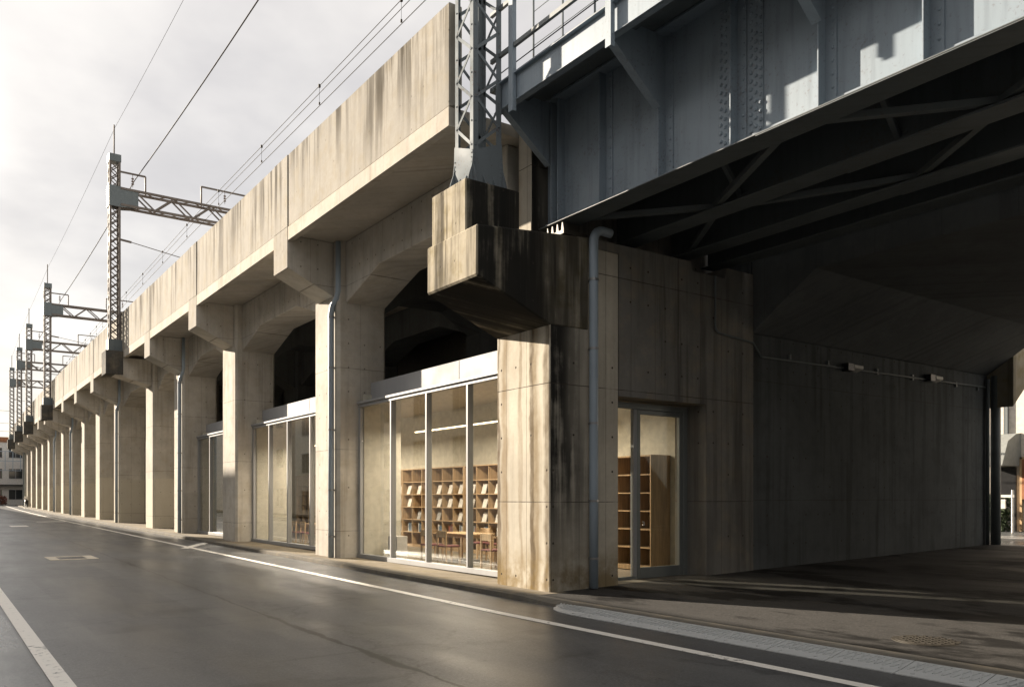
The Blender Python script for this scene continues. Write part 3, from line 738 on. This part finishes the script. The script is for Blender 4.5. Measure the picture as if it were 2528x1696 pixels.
b = MB(); b.box(8.0, 8.014, Y0, 11.7, 8.22, 8.66); b.box(7.93, 8.0, Y0, 11.7, 8.645, 8.662); b.box(8.014, 8.10, Y0, 11.7, 8.22, 8.234); b.box(7.97, 8.0, Y0, 11.7, 8.22, 8.232); gp(b, 'edge_channel', 'steel', .003)
b = MB(); b.box(8.3, 8.42, Y0, 11.6, 8.752, 8.90); gp(b, 'cable_trough', 'steel')
for y in (11.50, 8.83, 6.09, 3.45, .8):
    b = MB(); b.prism([(8.02,8.24),(8.02,8.62),(9.02,8.62),(9.02,7.50),(8.9,7.62)], y-.012, y+.012, 'y'); b.bar((8.02,y,8.225),(9.0,y,7.5), .14, .014); gp(b, 'knee_bracket', 'steel', .002)
PY = [11.12, 8.72, 6.0, 3.3]
for y in PY:
    b = MB(); b.box(7.905, 7.92, y-.06, y+.06, 8.03, 9.95); b.box(7.92, 7.985, y-.06, y-.048, 8.03, 9.95)
    for z in (8.10,8.2,8.5,8.72): b.rivet((7.94, y-.06, z), (0,-1,0), .012)
    gp(b, 'railing_post', 'steel', .002)
for z in (9.12, 9.92):
    b = MB(); b.bar((7.95, Y0, z), (7.95, 11.75, z), .055, .075); gp(b, 'handrail', 'steeldk')
for k in range(14):
    y = 11.6-.82*k; b = MB(); b.tube([(8.75,y,8.75),(8.75,y,10.9)], .018, 6); gp(b, 'fence_post', 'mast', 0)
b = MB()
for z in (9.6,10.2): b.tube([(8.75,11.6,z),(8.75,.9,z)], .007, 5)
gp(b, 'fence_wire', 'mast', 0)
b = MB(); b.tube([(8.1,11.75,8.95),(8.1,8.7,8.98),(8.1,Y0,8.96)], .01, 6); gp(b, 'cable', 'wire', 0)
b = MB(); b.box(8.95, 9.5, 11.0, 11.55, 6.17, 6.24); b.box(9.05,9.4,11.1,11.5,6.24,6.40)
for k in range(4): b.prism([(11.02+.14*k,6.24),(11.10+.14*k,6.24),(11.08+.14*k,6.38),(11.05+.14*k,6.38)], 8.97, 9.06, 'x')
gp(b, 'bearing', 'iron')

# ------------------------------------------------------------------ masts
def lattice(b, cx, cy, w, z0, z1, step, lw, faces=('x-','y-','x+','y+'), double=True):
    z = z0; i = 0
    while z < z1-.05:
        zz = min(z+step, z1)
        for f in faces:
            if f[0] == 'x': p = lambda s_, h: (cx+(w if f[1] == '+' else -w), cy+s_*w, h)
            else: p = lambda s_, h: (cx+s_*w, cy+(w if f[1] == '+' else -w), h)
            upv = (1,0,0) if f[0] == 'x' else (0,1,0)
            sg = 1 if i % 2 == 0 else -1
            b.bar(p(-sg, z), p(sg, zz), lw, .010, upv)
            if double: b.bar(p(sg, z), p(-sg, zz), lw, .010, upv)
        z = zz; i += 1
def legs(root, cx, cy, w, z0, z1, fl, mat):
    for sx in (-1,1):
        for sy in (-1,1):
            b = MB(); x, y = cx+sx*w, cy+sy*w
            b.box(min(x, x-sx*fl), max(x, x-sx*fl), min(y, y-sy*.012), max(y, y-sy*.012), z0, z1)
            ya, yb = sorted((y-sy*.012, y-sy*fl)); xa, xb = sorted((x, x-sx*.012)); b.box(xa, xb, ya, yb, z0, z1)
            b.build('leg', M[mat], root)
def portal(root, x, y, z0, ztop, w, mat, bz0, bz1, fl):
    legs(root, x, y, w, z0, ztop, fl, mat)
    b = MB(); lattice(b, x, y, w-.008, z0+.35, ztop-.35, .42, .045); b.build('lacing', M[mat], root)
    b = MB(); b.box(x-w-.02, x+w+.02, y-w-.02, y+w+.02, ztop-.30, ztop+.03); b.build('cap', M['steelcap'], root)
    b = MB(); b.box(x-w-.05, x+w+.05, y-w-.05, y+w+.05, z0, z0+.55); b.build('base_collar', M['steelcap'], root)
    b = MB(); b.tube([(x, y, ztop), (x, y, ztop+1.45)], .035, 6); b.build('spike', M[mat], root)
    b = MB(); b.prism([(x-w-.03,bz0-.12),(x+w+.05,bz0-.12),(x+w+.75,bz0-.02),(x+w+.75,bz1+.04),(x-w-.03,bz1+.08)], y-w-.03, y-w-.018, 'y')
    b.prism([(x-w-.03,bz0-.12),(x+w+.05,bz0-.12),(x+w+.75,bz0-.02),(x+w+.75,bz1+.04),(x-w-.03,bz1+.08)], y+w+.018, y+w+.03, 'y')
    b.box(x-w-.031, x-w-.02, y-w-.018, y+w+.018, bz0-.1, bz1+.07)
    b.build('gusset', M['steelcap'], root)
    xe = 16.6 + sh(y)
    b = MB()
    for yy_ in (y-w, y+w):
        for zz in (bz0, bz1): b.box(x+w, xe, yy_-.05, yy_+.05, zz-.05, zz+.05)
    n_ = 10; dx = (xe-x-w-.6)/n_
    for k in range(n_):
        xa = x+w+.6+k*dx
        for yy_ in (y-w, y+w): b.bar((xa, yy_, bz0 if k % 2 else bz1), (xa+dx, yy_, bz1 if k % 2 else bz0), .07, .03, (0,1,0))
    for k in range(16):
        xa = x+w+.5+k*(xe-x-w-.6)/16
        for zz in (bz0, bz1): b.bar((xa, y-w if k % 2 else y+w, zz), (xa+(xe-x-w-.6)/16, y+w if k % 2 else y-w, zz), .05, .02)
    b.build('cross_truss', M[mat], root)
    legs(root, xe, y, w, 8.6, ztop, fl, mat)
    # hanger frames with insulators
    for xa, xb, zz in ((x+w, x+1.35, bz1+.85), (x+3.9, x+6.6, bz1+.95)):
        b = MB(); b.bar((xa, y, zz), (xb, y, zz), .07, .07); b.bar((xb, y, zz), (xb, y, bz1), .07, .07)
        if xa > x+1: b.bar((xa, y, zz), (xa, y, bz1), .07, .07)
        hf = b.build('hanger_frame', M[mat], root)
        xi = xa+(xb-xa)*(.5 if xa < x+1 else .42); b = MB()
        b.tube([(xi,y,zz),(xi,y,zz-.62)], .012, 5)
        for q in range(3): b.tube([(xi,y,zz-.2-q*.12),(xi,y,zz-.25-q*.12)], .06, 8)
        b.build('insulator', M['insul'], hf)
    b = MB(); b.tube([(x+w,y,bz0-1.55),(x+w+.5,y,bz0-1.6)], .05, 6); b.tube([(x+w+.5,y,bz0-1.6),(x+3.0,y,bz0-1.95),(x+3.9,y,bz0-2.35)], .018, 6); b.build('registration_arm', M[mat], root)
def roundpl(): pass
MLAB = ['tall lattice catenary mast standing behind the column with the dark plinth, second from the camera', 'third lattice catenary mast from the camera', 'fourth lattice catenary mast from the camera', 'fifth lattice catenary mast from the camera', 'farthest lattice catenary mast at the end of the viaduct']
for j, (ci, ym) in enumerate(MASTCOL.items()):
    ym = NEAR[ci]+CW/2; xm = 7.06+sh(ym); zt_ = 17.4-.2*j
    r = thing('catenary_mast', (xm, ym, 8.34), MLAB[j], 'catenary mast', 'catenary masts along the viaduct')
    portal(r, xm, ym, 8.34, zt_, .24, 'mastfar', 15.15-.15*j, 15.9-.15*j, .09)
# the near mast with its riveted flared foot
mx, my, mw = 7.69, 11.77, .285
r = thing('catenary_mast', (mx, my, 6.8), 'nearest lattice catenary mast with riveted flared foot on the stained plinth', 'catenary mast', 'catenary masts along the viaduct')
portal(r, mx, my, 7.35, 17.4, mw, 'mast', 15.2, 15.95, .10)
for o in list(r.children):
    if o.name.startswith('base_collar') or o.name.startswith('lacing'): bpy.data.objects.remove(o)
b = MB()
z = 7.5; i = 0
while z < 16.9:
    zz = z+.40
    for f in ('x-','y-','x+','y+'):
        w_ = mw-.006
        if f[0] == 'x': p = lambda s_, h: (mx+(w_ if f[1] == '+' else -w_), my+s_*(mw-.05), h)
        else: p = lambda s_, h: (mx+s_*(mw-.05), my+(w_ if f[1] == '+' else -w_), h)
        sg = 1 if i % 2 == 0 else -1
        b.bar(p(-sg, z), p(sg, zz), .052, .012, (1,0,0) if f[0] == 'x' else (0,1,0))
    z = zz; i += 1
z = 7.5
while z < 16.9:
    for s_ in (-1,1):
        b.rivet((mx-mw-.001, my+s_*(mw-.05), z), (-1,0,0), .016); b.rivet((mx+s_*(mw-.05), my-mw-.001, z), (0,-1,0), .016)
    z += .40
b.build('lacing', M['mast'], r)
q = .13
def foot(face):
    b = MB(); pts = [(-mw-q,6.80),(-mw-.09,6.98),(-mw-.035,7.14),(-mw-.015,7.32),(-mw,7.40),(mw,7.62),(mw+.015,7.32),(mw+.035,7.14),(mw+.09,6.98),(mw+q,6.80)]
    if face == 'x-': b.prism([(my+a, z) for a, z in pts], mx-mw-.016, mx-mw-.002, 'x')
    if face == 'y-': b.prism([(mx+a, z) for a, z in pts], my-mw-.016, my-mw-.002, 'y')
    if face == 'x+': b.prism([(my+a, z) for a, z in pts], mx+mw+.002, mx+mw+.016, 'x')
    if face == 'y+': b.prism([(mx+a, z) for a, z in pts], my+mw+.002, my+mw+.016, 'y')
    for k in range(7):
        z = 6.90+k*.075
        for s_ in (-1,1):
            if face == 'x-': b.rivet((mx-mw-.016, my+s_*(mw-.02), z), (-1,0,0), .014)
            if face == 'y-': b.rivet((mx+s_*(mw-.02), my-mw-.016, z), (0,-1,0), .014)
    return b.build('foot_plate', M['mast'], r)
for f in ('x-','y-','x+','y+'): foot(f)
b = MB()
for s_ in (-1,-.35,.35,1):
    b.prism([(my-mw-.016,6.80),(my-mw-.14,6.80),(my-mw-.016,7.02)], mx+s_*mw-.008, mx+s_*mw+.008, 'x')
    b.prism([(mx-mw-.016,6.80),(mx-mw-.14,6.80),(mx-mw-.016,7.02)], my+s_*mw-.008, my+s_*mw+.008, 'y')
b.build('stiffener', M['mast'], r)

# wires
def wire(name, x, z, r_, lab, sag=.25, y0=-14., stops=None, yend=118, drop=None):
    stops = [y0, 11.8] + [NEAR[c]+CW/2 for c in MASTCOL]; b = MB()
    for k in range(len(stops)-1):
        a_, c_ = stops[k], stops[k+1]; pts = []
        for q in range(11):
            f = q/10; y = a_+(c_-a_)*f; pts.append((x+sh(y), y, z-sag*4*f*(1-f)*min(1,(c_-a_)/28)**2 - max(0, y-42)*.011))
        b.tube(pts, r_, 5, False)
        if drop:
            for q in range(1, 10, 2):
                p = Vector(pts[q]); b.tube([p, (p.x, p.y, p.z-drop)], .006, 4)
                b.tube([(p.x, p.y, p.z-.05), (p.x, p.y, p.z+.05)], .045, 6); b.tube([(p.x, p.y, p.z-drop-.04), (p.x, p.y, p.z-drop+.04)], .03, 6)
    return tag(b.build(name, M['wire']), lab, 'overhead wire')
wire('feeder_wire', 7.95, 16.5, .022, 'thick dark feeder wire slanting across the sky to the second mast')
wire('ground_wire', 7.1, 18.75, .007, 'thin pale wire between the spikes on top of the masts')
wire('messenger_wire', 10.95, 15.75, .011, 'upper left of the paired wires hung above the parapet', .05, drop=.6)
wire('messenger_wire', 11.15, 15.75, .011, 'upper right of the paired wires hung above the parapet', .05)
wire('contact_wire', 11.05, 15.14, .012, 'lower single trolley wire hung just above the parapet', .0)

# ------------------------------------------------------------------ downpipes
def pipe_thing(pts, r_, clamps, label, face='x'):
    o = Vector(pts[0]); t = thing('downpipe', o, label, 'downpipe', 'grey downpipes')
    b = MB(); b.tube(pts, r_, 14); b.build('pipe', M['pipe'], t, smooth=True)
    for (x, y, z) in clamps:
        b = MB(); b.tube([(x, y, z-.018), (x, y, z+.018)], r_+.010, 14)
        b.bar((x, y, z), (x+.13, y, z) if face == 'x' else (x, y+.13, z), .05, .03)
        b.build('clamp', M['clamp'], t)
    return t
def bend(p, a, b_, n=5):  # quarter arc points from p+a to p+b_
    p, a, b_ = Vector(p), Vector(a), Vector(b_)
    return [p + a*(1-math.sin(k*PI/2/n)) + b_*(1-math.cos(k*PI/2/n)) for k in range(n+1)]
pp = [(9.46,10.80,.03),(9.46,10.80,2.),(9.46,10.80,4.)] + bend((9.46,10.80,6.28), (0,0,-.2), (.2,0,0)) + [(9.86,10.81,6.28)]
pipe_thing(pp, .08, [(9.46,10.8,z) for z in (.55,1.55,2.9,4.2,5.4)], 'thick blue grey downpipe on the dark side of the big pier', 'y')
DP = [(0, 'blue grey downpipe on the first column left of the pier'), (2, 'blue grey downpipe on the third column, where the shop windows end'), (4, 'downpipe on the fifth column from the pier'), (7, 'downpipe on the column below the third mast'), (9,'far downpipe on the tenth column')]
for ci, lab in DP:
    y = NEAR[ci]+.22; g_ = gy(y); x = 8.49+sh(y)
    pts = [(x,y,g_+.01),(x,y,3.),(x,y,6.35),(x+.03,y-.02,6.55),(x+.10,y-.12,6.72),(x+.13,y-.16,6.9),(x+.13,y-.16,8.18)]
    pipe_thing(pts, .075, [(x,y,z+g_) for z in (.55,1.75,3.3,4.9,6.2)], lab)

# underpass fittings
t_ = thing('electric_conduit', (12.73,10.9,4.9), 'thin electric conduit running along the underpass wall', 'conduit')
b = MB(); b.tube([(12.73,10.89,6.0),(12.73,10.89,5.05)] + bend((12.73,10.89,4.88),(0,0,.15),(.15,0,0)) + [(13.9,10.89,4.80),(14.2,10.92,4.55),(24.1,10.93,4.68)], .022, 6); b.build('tube', M['steeldk'], t_)
b = MB()
for x in (15.2,16.6,18.6,20.2,22.4,23.6): b.box(x-.03,x+.03,10.92,10.97,4.56,4.70)
b.build('clip', M['steeldk'], t_)
for x, z, lab in ((17.4,4.60,'unlit box lamp on the underpass wall, nearer of the two'), (21.05,4.66,'unlit box lamp on the underpass wall, farther of the two')):
    t_ = thing('wall_lamp', (x,10.96,z-.1), lab, 'wall lamp', 'lamps on the underpass wall')
    b = MB(); b.box(x-.24,x,10.79,10.965,z-.08,z+.10); b.build('housing', M['black'], t_, bevel=.01)
    b = MB(); b.prism([(10.78,z-.01),(10.96,z-.07),(10.96,z+.07),(10.78,z+.07)], x+.002, x+.36, 'x'); b.build('diffuser', M['white'], t_, bevel=.01)
b = MB(); b.tube([(24.32,10.80,.3),(24.32,10.80,5.0)], .13, 12); b.tube([(24.05,10.88,.3),(24.05,10.88,4.9)], .05, 8)
tag(b.build('downpipe', M['steeldk'], smooth=True), 'dark pair of pipes at the far end of the underpass wall', 'downpipe')

# ------------------------------------------------------------------ buildings across the street (they shade the road)
def house(name, x0, x1, y0, y1, h, mat, label, rows, cols, face='x+', z=0., win=(1.5,1.4), warp=False):
    t = thing(name, ((x0+x1)/2, (y0+y1)/2, z), label, 'building')
    b = MB(); b.box(x0, x1, y0, y1, z-.5, z+h); b.build('wall', M[mat], t)
    b = MB(); b.box(x0+.2, x1-.2, y0+.2, y1-.2, z+h-.003, z+h+.004); b.build('roof', M['render2'], t)
    fl = h/rows
    for r_ in range(rows):
        for c_ in range(cols):
            zc = z+fl*(r_+.5); ww, hh = win
            if face == 'x+': 
                yc = y0+(y1-y0)*(c_+.5)/cols; b = MB(); b.box(x1-.05, x1+.02, yc-ww/2, yc+ww/2, zc-hh/2, zc+hh/2); f = MB()
                f.box(x1, x1+.05, yc-ww/2-.06, yc+ww/2+.06, zc-hh/2-.06, zc-hh/2); f.box(x1, x1+.05, yc-.03, yc+.03, zc-hh/2, zc+hh/2); f.box(x1, x1+.05, yc-ww/2-.06, yc+ww/2+.06, zc+hh/2, zc+hh/2+.06)
            elif face == 'y-':
                xc = x0+(x1-x0)*(c_+.5)/cols; b = MB(); b.box(xc-ww/2, xc+ww/2, y0-.02, y0+.05, zc-hh/2, zc+hh/2); f = MB()
                f.box(xc-ww/2-.06, xc+ww/2+.06, y0-.05, y0, zc-hh/2-.06, zc-hh/2); f.box(xc-.03, xc+.03, y0-.05, y0, zc-hh/2, zc+hh/2)
            else:
                yc = y0+(y1-y0)*(c_+.5)/cols; b = MB(); b.box(x0-.02, x0+.05, yc-ww/2, yc+ww/2, zc-hh/2, zc+hh/2); f = MB()
                f.box(x0-.05, x0, yc-ww/2-.06, yc+ww/2+.06, zc-hh/2-.06, zc-hh/2); f.box(x0-.05, x0, yc-.03, yc+.03, zc-hh/2, zc+hh/2)
            o = b.build('window', M['winblk'], t); f.build('window_frame', M['alu'], o)
    return t
house('apartment_block', -14, -5, -30, 22, 12.7, 'render2', 'grey four storey block across the street behind the camera', 4, 9)
hb = house('terrace_building', -14, -5, 22.1, 61.9, 11.25, 'render1', 'cream terrace across the street with an added roof screen shaping the sun patch', 4, 9)
def slot(y0, z0, y1, z1): pass
b = MB()
b.prism([(22.1,11.25),(43.4,11.25),(54.9,13.3),(22.1,13.3)], -5.08, -5., 'x')  # unseen screen added; its slanted end shapes the sun patch on the road
b.build('sun_gap_screen', M['render1'], hb)
b = MB(); b.prism([(52.2,11.25),(61.9,11.25),(61.9,12.85),(60.5,12.85)], -5.08, -5., 'x'); b.build('sun_gap_screen', M['render1'], hb)  # second added screen, other edge of the sun gap
b = MB(); b.prism([(47.6,11.25),(48.0,11.25),(56.5,12.85),(56.1,12.85)], -5.07, -5.01, 'x'); b.build('parapet_post', M['render1'], hb)  # added slanted bar, throws the dark stripe across the sun patch
house('shade_tower', -6.4, -5, 62.6, 68.0, 16.1, 'render3', 'tall thin beige tower added unseen across the street for shade', 5, 1)  # unseen tower, height and thinness shaped for shade on the second column
house('office_block', -16, -5, 68.6, 100, 12.6, 'white_render', 'white office block across the street', 4, 7)
house('far_terrace', -16, -5, 100.1, 150, 12.0, 'render2', 'long grey terrace across the far end of the street', 4, 9)

# far end of the street
g_ = gy(135)
fb = house('white_building', 4., 11.2, 132, 142, 8.6, 'white_render', 'white building with a band of windows at the far end of the street', 3, 3, 'y-', g_-.1, (1.6,1.3))
b = MB(); b.box(5.,11.,131.2,131.95,g_+2.5,g_+2.7); b.build('canopy', M['black'], fb)
b = MB()
for k in range(6): b.box(6.+k*.9-.04,6.+k*.9+.04,130.95,131.02,g_+4.6,g_+7.2)
for z in (4.6,5.9,7.2): b.box(6.,10.6,130.94,131.03,g_+z-.04,g_+z+.04)
b.build('balcony_grid', M['pipe'], fb)
b = MB(); b.box(4.,11.2,131.9,132.3,g_+8.5,g_+9.2); b.build('roof_edge', M['shutter'], fb)
house('cream_building', 11.6, 26, 128, 140, 7.2, 'render1', 'cream building behind the far end of the viaduct', 2, 3, 'y-', g_-.1)
b = MB()
for k, (z, y) in enumerate(((12.6,120.),(11.2,122.),(10.1,121.),(9.0,123.))): b.tube([(-5.,y,z+.5),(3.,y,z),(10.,y+1,z-.1),(20.,y+4,z+.5)], .022, 5)
tag(b.build('power_lines', M['wire']), 'thin power lines crossing above the far end of the street', 'power lines')
# motorcycle parked at the kerb
mxx, myy = 9.05, 106.; gz_ = gy(myy)-.1
mc = thing('motorcycle', (mxx, myy, gz_), 'black motorcycle parked at the kerb near the far end of the viaduct', 'motorcycle')
for dy in (-.65,.65):
    b = MB(); b.tube([(mxx-.06,myy+dy,gz_+.32),(mxx+.06,myy+dy,gz_+.32)], .32, 18); wh = b.build('wheel', M['tyre'], mc)
    b = MB(); b.tube([(mxx-.07,myy+dy,gz_+.32),(mxx+.07,myy+dy,gz_+.32)], .18, 14); b.build('rim', M['clamp'], wh)
b = MB(); b.prism([(myy-.5,gz_+.3),(myy+.4,gz_+.3),(myy+.6,gz_+.8),(myy+.2,gz_+.95),(myy-.1,gz_+.78),(myy-.75,gz_+.82),(myy-.7,gz_+.65)], mxx-.16, mxx+.16, 'x'); b.build('body', M['black'], mc, bevel=.03)
b = MB(); b.box(mxx-.15,mxx+.15,myy-.78,myy-.05,gz_+.80,gz_+.90); b.build('saddle', M['tyre'], mc, bevel=.03)
b = MB(); b.tube([(mxx-.36,myy-.1+.35,gz_+1.06),(mxx,myy+.42,gz_+1.02),(mxx+.36,myy+.25,gz_+1.06)], .02, 6); b.build('handlebar', M['clamp'], mc)
for dx in (-.04,.0): pass
b = MB(); b.prism([(mxx-.2,gz_+.9),(mxx+.2,gz_+.9),(mxx+.15,gz_+1.3),(mxx-.15,gz_+1.3)], myy+.5, myy+.53, 'y'); b.build('windscreen', M['white'], mc)
b = MB(); b.tube([(mxx,myy+.45,gz_+1.0),(mxx,myy+.66,gz_+.32)], .04, 6); b.build('fork', M['clamp'], mc)
# street pole at the far end
pl = thing('street_pole', (9.35,112,gy(112)), 'dark pole with arm standing in front of the last columns', 'pole')
b = MB(); b.tube([(9.35,112,gy(112)),(9.35,112,7.6)], .14, 8); b.build('shaft', M['steeldk'], pl)
b = MB(); b.tube([(9.35,112,7.0),(8.3,112,7.6)], .05, 6); b.build('arm', M['steeldk'], pl)
def hedge(name, x0, x1, y0, y1, z0, z1, mat, lab, n, s):
    b = MB(); rd = random.Random(3)
    for k in range(n):
        c = Vector((rd.uniform(x0,x1), rd.uniform(y0,y1), rd.uniform(z0,z1))); d1 = Vector((rd.gauss(0,1), rd.gauss(0,1), rd.gauss(0,1))).normalized(); d2 = d1.orthogonal().normalized(); d3 = d1.cross(d2)
        q = s*rd.uniform(.6,1.3); b.add([c-d2*q, c+d3*q*.5, c+d2*q, c-d3*q*.5], [(0,1,2,3)])
    return tag(b.build(name, mat), lab, 'hedge')
hedge('hedge', 3.5, 8.8, 129.2, 130.6, g_, g_+1.1, M['leafred'], 'low rust coloured hedge in front of the white building', 1500, .16)

# ------------------------------------------------------------------ beyond the underpass
bh = thing('beige_house', (36., 18., .3), 'beige house with awning and brown shutter beyond the underpass', 'house')
b = MB(); b.box(35., 46., 4., 40., -.2, 11.); b.build('wall', M['render3'], bh)
b = MB(); b.box(34.9, 35., 15.05, 15.15, 3.9, 7.0); b.box(34.9,35.0,15.16,15.2,3.9,7.0); b.build('corner_trim', M['steeldk'], bh)
house('grey_house', 35., 46., -60., 3.9, 10., 'render2', 'grey house beyond the underpass, next to the beige house', 3, 8, 'x-', .3)  # out of view; added to block bright sky in the door's reflection
b = MB(); b.prism([(33.4,2.85),(35.,2.85),(35.,4.15),(34.6,4.1),(33.9,3.8)], 14.6, 15.75, 'y'); b.build('awning', M['awning'], bh)
b = MB(); b.box(34.9,34.99,14.75,15.7,.3,2.8); b.build('doorway', M['black'], bh)
b = MB(); b.box(34.85,34.99,13.4,14.5,1.55,3.1); sw = b.build('shutter', M['shutter'], bh)
b = MB()
for k in range(9): b.box(34.82,34.85,13.45,14.45,1.9+k*.13,1.96+k*.13)
b.build('slat', M['shutter'], sw)
b = MB(); b.box(34.88,34.99,14.52,14.6,.3,3.2); b.box(34.88,34.99,13.3,14.6,3.12,3.2); b.build('frame', M['woodlt'], sw)
hedge('hedge', 33.6, 34.6, 14.7, 15.6, .3, 1.7, M['leaf'], 'dark green bush under the awning beyond the underpass', 1300, .1)
ps = thing('white_post', (33., 14.05, .3), 'white post with a small crossbar in front of the beige house', 'post')
b = MB(); b.tube([(33.,14.05,.3),(33.,14.05,1.9)], .05, 8); b.build('shaft', M['white'], ps)
b = MB(); b.box(32.96,33.04,14.0,14.5,1.62,1.72); b.box(32.96,33.04,14.3,14.45,1.2,1.55); b.build('crossbar', M['white'], ps)
b = MB()
for k, z in enumerate((6.4,6.15,5.9,5.7)): b.tube([(30.+k*.3, 26., z+.5),(30.5+k*.2, 13., z-.15),(31.,0., z+.4)], .018, 5)
tag(b.build('power_lines', M['wire']), 'bundle of dark power lines beyond the underpass', 'power lines')

for o in bpy.data.objects:
    if '_o' in o: del o['_o']
    if o.parent is not None:
        for k_ in ('category',):
            if k_ in o: del o[k_]
